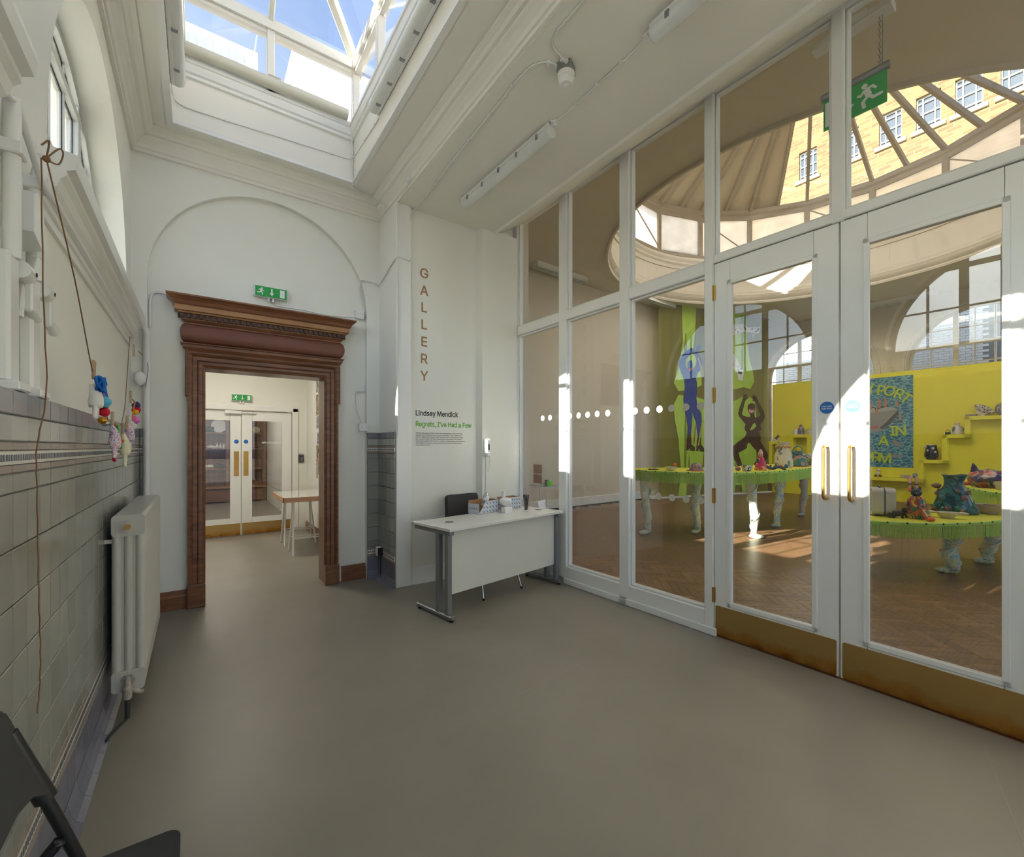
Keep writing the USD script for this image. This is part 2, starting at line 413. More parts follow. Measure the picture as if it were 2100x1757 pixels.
# --- back wall: front skin with an arched recess, then the door wall inside the recess
niche = sg.Polygon([(-0.345, 0), (1.462, 0), (1.462, 2.82)] + [(0.5585 + 0.9035 * math.cos(a), 2.82 + 0.9035 * math.sin(a)) for a in np.linspace(0, PI, 48)] + [(-0.345, 2.82)])
struct('wall_back', [xz(prism(sg.box(-0.95, 0, 1.66, 4.3).difference(niche), 0.055), 4.752),
                     xz(prism(sg.box(-0.95, 0, 1.66, 4.3).difference(sg.box(0.05, -1, 1.05, 2.105)), 0.25), 4.806)], M['plaster'])
for t_, cx0, cx1 in (('trim_5', -0.391, -0.330), ('trim_6', 1.466, 1.585)):
    tt = T(t_, kind='structure')
    tt.add('backing', bx(cx0 - 0.003, cx1 + 0.002, 4.742, 4.7525, 0, 1.549), M['grout'])
    courses(tt, (0, 4.742, 0), (1, 0, 0), (0, -1, 0), [cx0, cx1] if cx1 < 0 else [cx0, cx1])
tt = T('trim_7', kind='structure')
tt.add('backing', bx(1.592, 1.602, 4.262, 4.742, 0, 1.549), M['grout'])
courses(tt, (1.592, 0, 0), (0, 1, 0), (-1, 0, 0), [4.262, 4.38, 4.50, 4.62, 4.731])
tt.add('cove_tile', mould([(1.588, 4.262), (1.588, 4.735)], [(0, 0), (0.05, 0), (0.03, 0.014), (0.015, 0.04), (0.006, 0.087), (0, 0.087)]), M['tile_blue'])
tt.add('cove_tile', mould([(1.585, 4.736), (1.466, 4.736)], [(0, 0), (0.05, 0), (0.03, 0.014), (0.015, 0.04), (0.006, 0.087), (0, 0.087)]), M['tile_blue'])

# --- pier and the wall that carries the lettering
struct('wall_pier', bx(1.600, 1.757, 4.250, 4.81, 0, 3.83, 0.006), M['gloss'])
stp = sg.Polygon([(2.530, 4.285), (2.565, 4.205), (3.04, 4.205), (3.04, 4.285)])
struct('wall_gallery', [bx(1.75, 3.06, 4.280, 4.62, 0, 4.2), prism(stp, 3.83)], M['plaster'])
struct('baseboard_gallery', mould([(2.53, 4.282), (1.757, 4.282)], [(0, 0), (0.018, 0), (0.018, 0.15), (0.012, 0.165), (0, 0.17)]), M['gloss'])
struct('baseboard_gallery', mould([(3.035, 4.207), (2.57, 4.207)], [(0, 0), (0.018, 0), (0.018, 0.15), (0.012, 0.165), (0, 0.17)]), M['gloss'])
for a, b in ((-0.335, -0.075), (1.215, 1.461)):
    struct('baseboard_back', mould([(b, 4.805), (a, 4.805)], [(0, 0), (0.024, 0), (0.024, 0.105), (0.018, 0.125), (0.018, 0.135), (0.01, 0.155), (0, 0.16)]), M['darkwood'])

# --- ceilings, cornice, beam
struct('ceiling', [bx(1.63, 2.72, -4.6, 4.7, 3.816, 4.2),
                   xz(prism(sg.Polygon([(2.72, 3.816), (2.74, 3.80), (3.28, 4.12), (3.28, 4.3), (2.72, 4.3)]), 9.3), -4.6)], M['ceiling'])
LX0, LX1, LY0, LY1 = -0.18, 1.25, -0.6, 4.48
struct('ceiling_lantern', mv(prism(sg.box(-0.5, -4.6, 1.64, 4.8).difference(sg.box(LX0 - 0.012, LY0 - 0.012, LX1 + 0.012, LY1 + 0.012)), 0.15), (0, 0, 4.0)), M['ceiling'])
cprof = [(0, 3.822), (0.022, 3.822), (0.022, 3.85), (0.034, 3.855), (0.045, 3.878), (0.07, 3.905), (0.09, 3.92), (0.09, 3.938), (0.112, 3.942), (0.125, 3.965), (0.15, 3.978), (0.15, 4.001), (0, 4.001)]
struct('trim_8', mould([(1.63, -4.6), (1.63, 4.752), (-0.45, 4.752), (-0.45, -4.6)], cprof), M['ceiling'])

# --- roof lantern
lan = T('window_4', kind='structure')
ring = [(LX0, LY0), (LX0, LY1), (LX1, LY1), (LX1, LY0)]           # clockwise: left of the path is outwards
lan.add('upstand', mould(ring, [(0, 4.002), (0.14, 4.2), (0.14, 4.55), (0, 4.42)], True), M['ceiling'])
lan.add('bead', mould(ring, [(-0.014, 3.992), (0.03, 3.992), (0.03, 4.03), (-0.006, 4.03), (-0.014, 4.015)], True), M['gloss'])
lan.add('sill', mould(ring, [(0.0, 4.40), (-0.02, 4.405), (-0.02, 4.43), (-0.035, 4.44), (-0.045, 4.475), (-0.045, 4.50), (-0.055, 4.505), (-0.055, 4.53), (0.13, 4.545), (0.13, 4.40)], True), M['gloss'])
ex0, ex1, ey0, ey1 = LX0 - 0.02, LX1 + 0.03, LY0 - 0.03, LY1 + 0.03
ring2 = [(ex0, ey0), (ex0, ey1), (ex1, ey1), (ex1, ey0)]
M['lframe'] = flat('lantern_frame', (224, 222, 212), 0.35)
lan.add('bottom_rail', mould(ring2, [(-0.03, 4.53), (0.05, 4.53), (0.05, 4.60), (-0.015, 4.60), (-0.03, 4.585)], True), M['lframe'])
lan.add('transom', mould(ring2, [(-0.045, 5.12), (0.06, 5.12), (0.06, 5.23), (-0.045, 5.21)], True), M['lframe'])
lan.add('transom', mould(ring2, [(-0.02, 5.085), (0.05, 5.085), (0.05, 5.125), (-0.02, 5.125)], True), M['lframe'])
px_ = [ex0, 0.53, ex1]; py_ = list(np.linspace(ey0, ey1, 8))
for x in px_: lan.add('post', bx(x - 0.032, x + 0.032, ey1 - 0.03, ey1 + 0.04, 4.53, 5.2, 0.006), M['lframe'])
for y in py_[:-1]:
    for x, o in ((ex0, -1), (ex1, 1)):
        lan.add('post', bx(x - 0.035, x + 0.035, y - 0.032, y + 0.032, 4.53, 5.2, 0.006), M['lframe'])
M['lpane'] = pane('lantern_glass', (0.97, 0.98, 1.0), 0.045)
for a, b in zip(px_[:-1], px_[1:]): lan.add('pane', bx(a + 0.03, b - 0.03, ey1 + 0.012, ey1 + 0.018, 4.595, 5.09), M['lpane'])
for a, b in zip(py_[:-1], py_[1:]):
    for x in (ex0, ex1): lan.add('pane', bx(x - 0.003, x + 0.003, a + 0.03, b - 0.03, 4.595, 5.09), M['lpane'])
rz, rx = 5.76, 0.535
ra, rb = (rx, ey1 - 0.77, rz), (rx, ey0 + 0.77, rz)
def bar(p, q, w=0.03, h=0.045):
    p, q = np.array(p, float), np.array(q, float); L = np.linalg.norm(q - p); ez = (q - p) / L
    ex = np.cross(ez, [0, 0, 1.0]); ex /= np.linalg.norm(ex); ey = np.cross(ez, ex)
    return axes(bx(-w, w, -h, h, 0, L, 0.008), p, ex, ey, ez)
for p, q in (((ex0, ey1, 5.21), ra), ((ex1, ey1, 5.21), ra), ((ex0, ey0, 5.21), rb), ((ex1, ey0, 5.21), rb)): lan.add('hip_bar', bar(p, q, 0.035), M['lframe'])
lan.add('ridge_bar', bar(ra, rb), M['lframe'])
lan.add('rafter', bar((0.53, ey1, 5.2), ra, 0.022, 0.035), M['lframe'])
for y in py_[1:-1]:
    for x in (ex0, ex1): lan.add('rafter', bar((x, y, 5.2), (rx, float(np.clip(y, rb[1], ra[1])), rz), 0.022, 0.035), M['lframe'])
def quad(p, th=0.006):
    p = np.array(p, float); n = np.cross(p[1] - p[0], p[2] - p[0]); n /= np.linalg.norm(n); k = len(p)
    v = np.vstack([p, p + n * th]); f = [(0, i + 1, i) for i in range(1, k - 1)] + [(k, k + i, k + i + 1) for i in range(1, k - 1)]
    for i in range(k):
        j = (i + 1) % k; f += [(i, j, k + j), (i, k + j, k + i)]
    return trimesh.Trimesh(v, f, process=False)
lan.add('roof_pane', quad([(ex0, ey1, 5.24), (ex1, ey1, 5.24), ra]), M['lpane'])
lan.add('roof_pane', quad([(ex0, ey0, 5.24), (ex0, ey1, 5.24), ra, rb]), M['lpane'])
lan.add('roof_pane', quad([(ex1, ey1, 5.24), (ex1, ey0, 5.24), rb, ra]), M['lpane'])
lan.add('roof_pane', quad([(ex1, ey0, 5.24), (ex0, ey0, 5.24), rb]), M['lpane'])
# white rendered blocks on the roof outside, seen through the low panes
M['render_w'] = paint('white_render', (0.82, 0.82, 0.80), 0.7, 0.02, 2.0)
struct('parapet', bx(-2.6, 0.62, 6.5, 7.2, 4.2, 6.42), M['render_w'])
for k in range(22): struct('parapet_rib', bx(-1.2 + k * 0.08, -1.186 + k * 0.08, 6.48, 6.5, 4.2, 6.35), M['render_w'], '/World/parapet')
struct('parapet_block', bx(1.0, 3.2, 6.3, 7.2, 4.2, 6.60), M['render_w'])
struct('roof_deck', mv(prism(sg.Polygon([(-0.95, -4.7), (-0.95, 4.9), (-2.4, 4.9), (-2.4, 14.2), (2.9, 14.2), (3.25, -4.7)]).difference(sg.box(-0.33, -0.75, 1.40, 4.63)), 0.1), (0, 0, 4.21)), M['asphalt'])
# the wall behind the viewer, with a glazed entrance
struct('wall_rear', xz(prism(sg.box(-0.95, 0, 3.3, 4.3).difference(sg.box(0.2, 0, 2.6, 3.2)), 0.2), -4.6), M['plaster'])

# --- glazed screen to the gallery
scr = T('window_5', kind='structure')
F0, F1 = 0.0, 0.10
SEGS = [(4.310, 4.216), (3.512, 3.403), (2.720, 2.612), (1.912, 1.842)]
def sb(t, name, y0, y1, z0, z1, m=None, g0=F0, g1=F1, b=0.006, label=None):
    t.add(name, G(bx(g0, g1, y0, y1, z0, z1, b)), m or M['gloss'], label=label)
for a, b in SEGS: sb(scr, 'mullion', a, b, 0.0, 4.12)
sb(scr, 'mullion', 1.098, 1.030, 2.76, 4.05)
sb(scr, 'mullion', 0.262, 0.17, 0.0, 4.12)
sb(scr, 'head_rail', 4.31, 0.17, 4.035, 4.135, g0=-0.01)
sb(scr, 'head_rail', 4.31, 0.17, 4.11, 4.15, g0=-0.04)
for (a, _), (b, _) in zip([(4.216, 0), (3.403, 0), (2.612, 0)], [(3.512, 0), (2.720, 0), (1.912, 0)]):
    sb(scr, 'transom', a + 0.002, b - 0.002, 2.702, 2.802)
    sb(scr, 'bottom_rail', a + 0.002, b - 0.002, 0.0, 0.175)
    sb(scr, 'skirting', a + 0.10, b - 0.10, 0.0, 0.06, g0=-0.018, g1=0.002)
    for z0, z1 in ((0.175, 2.702), (2.802, 4.035)):
        scr.add('pane', G(bx(0.047, 0.053, a, b, z0, z1)), M['glass'])
        scr.add('glazing_bead', [G(bx(0.03, 0.075, a, a - 0.018, z0, z1, 0.005)), G(bx(0.03, 0.075, b, b + 0.018, z0, z1, 0.005)), G(bx(0.03, 0.075, a, b, z0, z0 + 0.018, 0.005)), G(bx(0.03, 0.075, a, b, z1 - 0.018, z1, 0.005))], M['gloss'])
sb(scr, 'transom', 1.842, 0.262, 2.765, 2.825)
for a, b in ((1.842, 1.098), (1.030, 0.262)):
    scr.add('pane', G(bx(0.047, 0.053, a, b, 2.825, 4.035)), M['glass'])
    scr.add('glazing_bead', [G(bx(0.03, 0.075, a, a - 0.018, 2.825, 4.035, 0.005)), G(bx(0.03, 0.075, b, b + 0.018, 2.825, 4.035, 0.005)), G(bx(0.03, 0.075, a, b, 2.825, 2.843, 0.005)), G(bx(0.03, 0.075, a, b, 4.017, 4.035, 0.005))], M['gloss'])
struct('wall_right', G(bx(0.0, 0.25, -4.8, 0.17, 0, 4.3)), M['plaster'])

M['decal'] = flat('frosted_dot', (196, 192, 176), 0.7)
for zc, ys in ((1.716, [3.815, 3.695, 3.569, 3.389, 3.268, 3.145, 3.02, 2.89, 2.579, 2.459, 2.331, 2.22, 2.09, 1.968]), (0.986, [2.469, 2.341, 2.214, 2.088, 1.965])):
    for y in ys:
        scr.add('frosted_dot', G(axes(cyl(0.030, (0, 0, 0), (0, 0, 0.0008), 24), (0.0455, y, zc), (0, 1, 0), (0, 0, 1), (1, 0, 0))), M['decal'])
# the pair of door leaves
M['blue'] = paint('blue_enamel', lin((24, 110, 186)), 0.35, 0.03)
M['wprint'] = flat('white_print', (235, 235, 230), 0.5)
def leaf(n, h, l, hinge):
    """h: hinge edge gy, l: lock edge gy"""
    d = T('door_%d' % n, kind='structure')
    s = 1 if l > h else -1
    hs, ls = h + s * 0.121, l - s * 0.135
    for a, b in ((h, hs), (ls, l)): d.add('stile', G(bx(0.012, 0.062, a + s * 0.002, b - s * 0.002, 0.008, 2.758, 0.002)), M['gloss'])
    d.add('top_rail', G(bx(0.012, 0.062, hs, ls, 2.588, 2.758)), M['gloss'])
    d.add('bottom_rail', G(bx(0.012, 0.062, hs, ls, 0.008, 0.262)), M['gloss'])
    d.add('pane', G(bx(0.034, 0.040, hs, ls, 0.262, 2.588)), M['glass'])
    def ringp(o, w, g0, g1): return [G(bx(g0, g1, hs - s * o, hs - s * o + s * w, 0.262 - o, 2.588 + o, 0.003)), G(bx(g0, g1, ls + s * o, ls + s * o - s * w, 0.262 - o, 2.588 + o, 0.003)),
                                     G(bx(g0, g1, hs - s * o, ls + s * o, 0.262 - o, 0.262 - o + w, 0.003)), G(bx(g0, g1, hs - s * o, ls + s * o, 2.588 + o - w, 2.588 + o, 0.003))]
    d.add('glazing_bead', ringp(0.022, 0.03, 0.004, 0.016), M['gloss'])
    kp = sg.box(min(h + s * 0.012, l - s * 0.012), 0.01, max(h + s * 0.012, l - s * 0.012), 0.226).buffer(-0.012).buffer(0.012)
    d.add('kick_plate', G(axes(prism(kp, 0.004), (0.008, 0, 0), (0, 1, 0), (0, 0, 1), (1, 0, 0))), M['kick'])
    hy = l - s * 0.062
    pth = [(0.012, hy, 1.405), (-0.03, hy, 1.405), (-0.048, hy, 1.388), (-0.05, hy, 1.36), (-0.05, hy, 1.13), (-0.048, hy, 1.102), (-0.03, hy, 1.085), (0.012, hy, 1.085)]
    d.add('pull_handle', G(tube(smooth_path(pth, 3), 0.0095, 10)), M['brass'], smooth=40)
    g = T; dy = l - s * 0.062
    dp = d.add('fire_door_disc', G(axes(cyl(0.037, (0, 0, 0), (0, 0, 0.002), 32), (0.0105, dy, 1.642), (0, -1, 0), (0, 0, 1), (-1, 0, 0))), M['blue'])
    for i_, wds in enumerate(('FIRE DOOR', 'KEEP SHUT')):
        tm = text(wds, 0.0075, 0.0006, True); tm.apply_translation([-tm.bounds[1][0] / 2, 0.003 - i_ * 0.014, 0])
        obj('lettering', G(axes(tm, (0.0085, dy, 1.642), (0, -1, 0), (0, 0, 1), (-1, 0, 0))), M['wprint'], d.path)
    for zc in (2.545, 1.785, 1.038, 0.30):
        if hinge: d.add('hinge', [G(cyl(0.007, (0.002, h + 0.004, zc - 0.056), (0.002, h + 0.004, zc + 0.056), 10)), G(bx(0.004, 0.012, h - 0.012, h + 0.014, zc - 0.054, zc + 0.054))] , M['brass'])
    return d
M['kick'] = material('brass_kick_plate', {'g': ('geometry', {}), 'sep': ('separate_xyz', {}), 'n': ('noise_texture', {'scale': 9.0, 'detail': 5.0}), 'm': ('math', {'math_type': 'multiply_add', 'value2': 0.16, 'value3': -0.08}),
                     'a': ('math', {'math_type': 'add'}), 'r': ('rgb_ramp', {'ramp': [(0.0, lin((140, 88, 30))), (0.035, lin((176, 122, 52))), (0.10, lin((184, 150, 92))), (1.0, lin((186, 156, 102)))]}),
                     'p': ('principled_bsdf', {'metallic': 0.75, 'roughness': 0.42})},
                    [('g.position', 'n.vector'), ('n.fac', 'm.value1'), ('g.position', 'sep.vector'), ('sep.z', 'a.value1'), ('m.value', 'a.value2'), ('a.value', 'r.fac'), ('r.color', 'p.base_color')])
leaf(1, 1.840, 1.058, True)
leaf(2, 0.264, 1.052, True)
# ================================================================== THE GALLERY SHELL
DC = W2G(9.34, 3.5); DR, GC = 3.77, 5.30
M['parquet'] = wood('parquet_block', (0.20, 0.105, 0.05), (0.34, 0.20, 0.105), 0.38, (3, 30, 30), rnd=0.22)
M['parquet_s'] = wood('parquet_far', (0.20, 0.105, 0.05), (0.34, 0.20, 0.105), 0.38, (3, 30, 30), island=0.22)
struct('floor_gallery', G(bx(0.10, 13.0, -2.6, 8.1, -0.2, -0.012)), M['dark'])
L_, W_ = 0.30, 0.075; u_ = W_ * math.sqrt(0.5) * 2
blocks = []
for i in range(-40, 140):
    for j in range(-60, 80):
        # herringbone on the lattice of the block width, turned by 45 degrees
        for k in range(2):
            if k == 0: cx_, cy_, hor = (i + 2) * W_ , (0.5 + i) * W_, True
            else: cx_, cy_, hor = (0.5 + i) * W_, (i - 1.0) * W_ , False
            cx_ += j * 2 * L_ if False else 0
            blocks.append((i, j, k)) if False else None
blocks = []
n_ = int(L_ / W_)
for a in range(-130, 190):
    for b in range(-30, 40):
        x0 = a * W_ + b * 2 * n_ * W_ * 0.5 * 2 * 0.5; y0 = a * W_ - b * n_ * W_
        x0 = a * W_ + b * n_ * W_
        blocks.append((x0 + n_ * W_ / 2, y0 + W_ / 2, 0)); blocks.append((x0 + n_ * W_ - W_ / 2 + 0 * W_, y0 - n_ * W_ / 2 + 0 * W_, 1))
c45 = math.sqrt(0.5); near, far_ = [], []
for (x, y, o) in blocks:
    gx, gy = c45 * (x - y) * 1.0 + 6.0, c45 * (x + y) - 4.0
    if not (0.36 < gx < 12.3 and -2.0 < gy < 7.35): continue
    vis = gy < 4.6 - (gx - 1) * -0.45
    if not (gy > -0.12 * gx - 0.35): continue
    d = math.hypot(gx + 3.2, gy)
    (near if True else far_).append((d if gy > 0.03 * gx - 0.1 else d + 20, gx, gy, o))
near.sort()
def blk(gx, gy, o, seed):
    h = 0.0012 * math.sin(seed * 12.9898) * 0.5
    return mv(bx(-L_ / 2 + 0.0006, L_ / 2 - 0.0006, -W_ / 2 + 0.0006, W_ / 2 - 0.0006, -0.0125, h, 0.0012), (gx, gy, 0), PI / 4 * (1 if o else -1))
for s_, (d, gx, gy, o) in enumerate(near[:296]): struct('parquet_block', G(blk(gx, gy, o, s_)), M['parquet'], '/World/floor_gallery')
rest = near[296:]
base_ = trimesh.creation.box((L_ - 0.0012, W_ - 0.0012, 0.012)); nf = len(base_.faces)
vs, fs = [], []
for s_, (d, gx, gy, o) in enumerate(rest):
    m_ = mv(base_, (gx, gy, -0.006), PI / 4 * (1 if o else -1)); vs.append(m_.vertices); fs.append(m_.faces + 8 * s_)
obj('parquet_block', G(trimesh.Trimesh(np.vstack(vs), np.vstack(fs), process=False)), M['parquet_s'], '/World/floor_gallery', kind='stuff')
struct('threshold', G(bx(0.0, 0.37, -2.6, 4.4, -0.1, 0.001)), M['darkwood'])

struct('wall_gallery_left', G(bx(0.25, 12.9, 7.6, 7.9, 0, GC)), M['galwall'])
struct('baseboard_gallery_left', G(bx(0.25, 12.9, 7.57, 7.6, 0, 0.2, 0.01)), M['gloss'])
rwp = sg.box(0.25, 0, 12.9, GC)
for c in (2.6, 6.4, 10.2): rwp = rwp.difference(sg.Polygon([(c - 1.4, 1.3), (c + 1.4, 1.3), (c + 1.4, 3.5)] + [(c + 1.4 * math.cos(t), 3.5 + 1.4 * math.sin(t)) for t in np.linspace(0, PI, 32)] + [(c - 1.4, 3.5)]))
struct('wall_gallery_right', G(xz(prism(rwp, 0.3), -2.9)), M['galwall'])
struct('wall_gallery_near', [G(bx(0.0, 0.26, 0.0, 7.9, 4.15, GC)), G(bx(0.0, 0.26, 4.32, 7.9, 0, 4.2)), G(bx(0.0, 0.26, -2.9, 0.1, 4.2, GC))], M['galwall'])
# far wall with arched windows
FW, AZ, AR = 12.35, 3.50, 1.43
AC = (5.29, 1.76, -1.5)
def archp(c, r, z0, zs, n=40):
    return sg.Polygon([(c - r, z0), (c + r, z0), (c + r, zs)] + [(c + r * math.cos(t), zs + r * math.sin(t)) for t in np.linspace(0, PI, n)] + [(c - r, zs)])
fw = sg.box(-2.9, 0, 7.9, GC)
for c in AC: fw = fw.difference(archp(c, AR, 1.3, AZ))
def gyz(m, gx): return G(axes(m, (gx, 0, 0), (0, 1, 0), (0, 0, 1), (1, 0, 0)))
struct('wall_gallery_far', gyz(prism(fw, 0.45), FW), M['galwall'])
M['gframe'] = flat('gallery_window_frame', (206, 196, 172), 0.5)
for i, c in enumerate(AC[:2]):
    w = T('window_%d' % (6 + i), kind='structure')
    for r0, r1, g0, g1 in ((AR, AR + 0.13, FW - 0.05, FW + 0.02), (AR + 0.03, AR + 0.09, FW - 0.075, FW)):
        w.add('architrave', gyz(prism(archp(c, r1, 1.3, AZ).difference(archp(c, r0, 1.2, AZ)), g1 - g0), g0), M['galwall'])
    ins = archp(c, AR, 1.3, AZ); inn = archp(c, AR - 0.07, 1.37, AZ)
    w.add('frame', gyz(prism(ins.difference(inn), 0.07), FW + 0.2), M['gframe'])
    bars = []
    for k in (-0.36, 0.36):
        b = sg.box(c + k * AR - 0.05, 1.3, c + k * AR + 0.05, 6).intersection(ins); bars.append(b); w.add('mullion', gyz(prism(b, 0.06), FW + 0.2), M['gframe'])
    b = sg.box(c - 2, AZ + 0.45, c + 2, AZ + 0.53).intersection(ins); bars.append(b); w.add('transom', gyz(prism(b, 0.062), FW + 0.199), M['gframe'])
    for k in (-0.68, -0.12, 0.12, 0.68):
        b = sg.box(c + k * AR - 0.012, 1.3, c + k * AR + 0.012, 6).intersection(ins); bars.append(b); w.add('glazing_bar', gyz(prism(b, 0.03), FW + 0.21), M['gframe'])
    for z in (AZ + 0.02, AZ - 0.55, AZ + 0.9):
        b = sg.box(c - 2, z - 0.012, c + 2, z + 0.012).intersection(ins); bars.append(b); w.add('glazing_bar', gyz(prism(b, 0.03), FW + 0.212), M['gframe'])
    for g in inn.difference(shapely.unary_union(bars)).geoms: w.add('pane', gyz(prism(g, 0.005), FW + 0.225), M['winglass'])
# white glazed brick wall of the light well behind these windows, a sash window in it
M['wbrick'] = paint('white_glazed_brick', (0.70, 0.73, 0.75), 0.2, 0.03, 3.0, rnd=0.06)
M['wjoint'] = flat('brick_joint', (120, 128, 134), 0.8)
lw = T('light_well', 'white glazed brick light well wall outside the gallery windows', 'wall')
lw.add('backing', G(bx(15.4, 15.7, -4, 9.5, 1.0, 6.6)), M['wjoint'])
n = 0; bl = []
for r in range(38):
    z = 3.2 + r * 0.078
    for k in range(46):
        y = -0.6 + k * 0.235 + (0.1175 if r % 2 else 0)
        if 0.55 < y < 1.9 and z < 5.6: continue
        mm = G(bx(15.385, 15.402, y, y + 0.228, z, z + 0.072, 0.003))
        vis = (2.5 < y < 3.6 or 4.4 < y < 6.0) and z < 4.6 and n < 290
        if vis: lw.add('brick', mm, M['wbrick']); n += 1
        else: bl.append(mm)
lw.add('brick', cat_(bl), M['wbrick'], kind='stuff')
lw.add('sash_window', [G(bx(15.36, 15.41, y - 0.025, y + 0.025, 3.0, 5.5)) for y in (0.6, 1.05, 1.45, 1.85)] + [G(bx(15.36, 15.41, 0.58, 1.87, z - 0.025, z + 0.025)) for z in (3.3, 3.9, 4.5, 5.5)], M['gloss'])
# far brick building across the street
M['ybrick'] = material('yellow_stock_brick', {'tc': ('texture_coordinate', {}), 'm': ('mapping', {'mapping_type': 'point', 'rotation': (PI / 2, 0, PI / 2), 'scale': (1, 1, 1)}),
    'sep': ('separate_xyz', {}), 'cmb': ('combine_xyz', {}),
    'b': ('brick_texture', {'scale': 1.0, 'brick_width': 0.45, 'row_height': 0.15, 'mortar_size': 0.018, 'mortar_smooth': 0.2, 'color1': lin((118, 98, 62)), 'color2': lin((92, 75, 48)), 'mortar': lin((112, 100, 78)), 'bias': 0.0}),
    'p': ('principled_bsdf', {'roughness': 0.9})},
    [('tc.object', 'sep.vector'), ('sep.y', 'cmb.x'), ('sep.z', 'cmb.y'), ('cmb.vector', 'b.vector'), ('b.color', 'p.base_color')])
hse = T('brick_building', 'tall yellow stock brick building with white sash windows seen through the dome', 'building', group=None)
bp = sg.box(-14, 0, 24, 26)
wy, wz = [11.3, 9.75, 8.15, 6.6, 5.2, 4.05, 2.95, 1.8, 0.6], [(13.75, 15.05), (17.2, 18.5)]
for y in wy:
    for z0, z1 in wz: bp = bp.difference(sg.box(y - 0.36, z0, y + 0.36, z1))
hse.add('wall', gyz(prism(bp, 0.4), 20.0), M['ybrick'])
M['sill'] = flat('stone_sill', (196, 178, 140), 0.8)
M['hglass'] = flat('house_glass', (70, 78, 88), 0.06)
for y in wy:
    for z0, z1 in wz:
        w = hse.add('window', [G(bx(20.12, 20.18, y + k - 0.02, y + k + 0.02, z0, z1)) for k in (-0.34, -0.17, 0.17, 0.34)] + [G(bx(20.12, 20.18, y - 0.36, y + 0.36, z - 0.02, z + 0.02)) for z in (z0 + 0.02, z0 + 0.22, (z0 + z1) / 2, z1 - 0.22, z1 - 0.02)], M['wprint'])
        obj('pane', G(bx(20.19, 20.2, y - 0.36, y + 0.36, z0, z1)), M['hglass'], w)
        hse.add('sill', G(bx(19.9, 20.1, y - 0.5, y + 0.5, z0 - 0.16, z0, 0.01)), M['sill'])
# ceiling with the round opening
ceil = sg.box(0.0, -2.9, 12.9, 7.9).difference(sg.Point(*DC).buffer(DR, 64))
struct('ceiling_gallery', G(mv(prism(ceil, 0.25), (0, 0, GC))), M['galwall'])
def ringm(prof, n=90, a0=0, a1=2 * PI, closed=True):
    a = np.linspace(a0, a1, n, endpoint=not closed)
    return G(mould([(DC[0] + DR * math.cos(t), DC[1] + DR * math.sin(t)) for t in a], prof, closed))   # left of the path is inwards
dm = T('window_8', kind='structure')
dm.add('drum', ringm([(0.0, GC - 0.01), (0.0, 6.40), (-0.25, 6.40), (-0.25, GC)]), M['galwall'])
dm.add('cornice', ringm([(-0.02, GC - 0.06), (0.02, GC - 0.06), (0.035, GC - 0.02), (0.02, GC + 0.01), (0.06, GC + 0.04), (0.09, GC + 0.09), (0.05, GC + 0.11), (0.085, GC + 0.16), (0.04, GC + 0.20), (0.05, GC + 0.25), (0.0, GC + 0.29), (-0.02, GC + 0.29)]), M['galwall'], smooth=30)
dm.add('cornice', ringm([(-0.02, 6.12), (0.03, 6.12), (0.05, 6.2), (0.09, 6.24), (0.09, 6.28), (0.13, 6.34), (0.13, 6.40), (0.06, 6.44), (-0.02, 6.46)]), M['galwall'], smooth=30)
M['dframe'] = flat('dome_frame', (150, 136, 116), 0.5)
NP = 18; ph = math.radians(1.0)
pa = [ph + 2 * PI * k / NP for k in range(NP)]
def pol(a, r, z): return (DC[0] + r * math.cos(a), DC[1] + r * math.sin(a), z)
for a in pa:
    c_ = pol(a, DR + 0.02, 0)
    dm.add('post', G(mv(bx(-0.05, 0.05, -0.06, 0.06, 6.44, 7.6, 0.01), (c_[0], c_[1], 0), a)), M['dframe'])
def ngon(prof, rr):
    return G(mould([(DC[0] + rr * math.cos(t), DC[1] + rr * math.sin(t)) for t in pa], prof, True))
dm.add('sill_rail', ngon([(-0.06, 6.44), (0.05, 6.44), (0.05, 6.53), (-0.06, 6.56)], DR + 0.03), M['dframe'])
dm.add('head_rail', ngon([(-0.06, 7.48), (0.04, 7.48), (0.05, 7.52), (0.05, 7.58), (0.09, 7.62), (0.09, 7.72), (0.0, 7.76), (-0.08, 7.76)], DR + 0.03), M['dframe'])
M['frost'] = material('frosted_dome_glass', {'n': ('noise_texture', {'scale': 3.0, 'detail': 4.0}), 'r': ('rgb_ramp', {'ramp': [(0.3, (0.80, 0.78, 0.72)), (0.7, (0.92, 0.90, 0.84))]}), 'tc': ('texture_coordinate', {}),
    't': ('translucent_bsdf', {}), 'g': ('transparent_bsdf', {'color': (0.75, 0.74, 0.70)}), 'x': ('mix_closure', {'fac': 0.12})},
    [('tc.object', 'n.vector'), ('n.fac', 'r.fac'), ('r.color', 't.color'), ('t.BSDF', 'x.closure1'), ('g.BSDF', 'x.closure2')], surface='x.closure')
for k in range(NP):
    a, b = pa[k], pa[(k + 1) % NP]; p0, p1 = pol(a, DR + 0.03, 0), pol(b, DR + 0.03, 0)
    q0, q1 = np.array(p0[:2]), np.array(p1[:2])
    dm.add('pane', G(quad([(*q0, 6.5), (*q1, 6.5), (*q1, 7.5), (*q0, 7.5)], 0.008)), M['frost'])
    if k % 2 == 0: dm.add('brace', G(bar((*(q0 + (np.array(DC) - q0) * 0.012), 6.56), (*(q1 + (np.array(DC) - q1) * 0.012), 7.5), 0.014, 0.014)), M['dframe'])
ZA, ZB = 9.6, 7.70
M['blind'] = flat('cream_roof_panel', (186, 172, 146), 0.8)
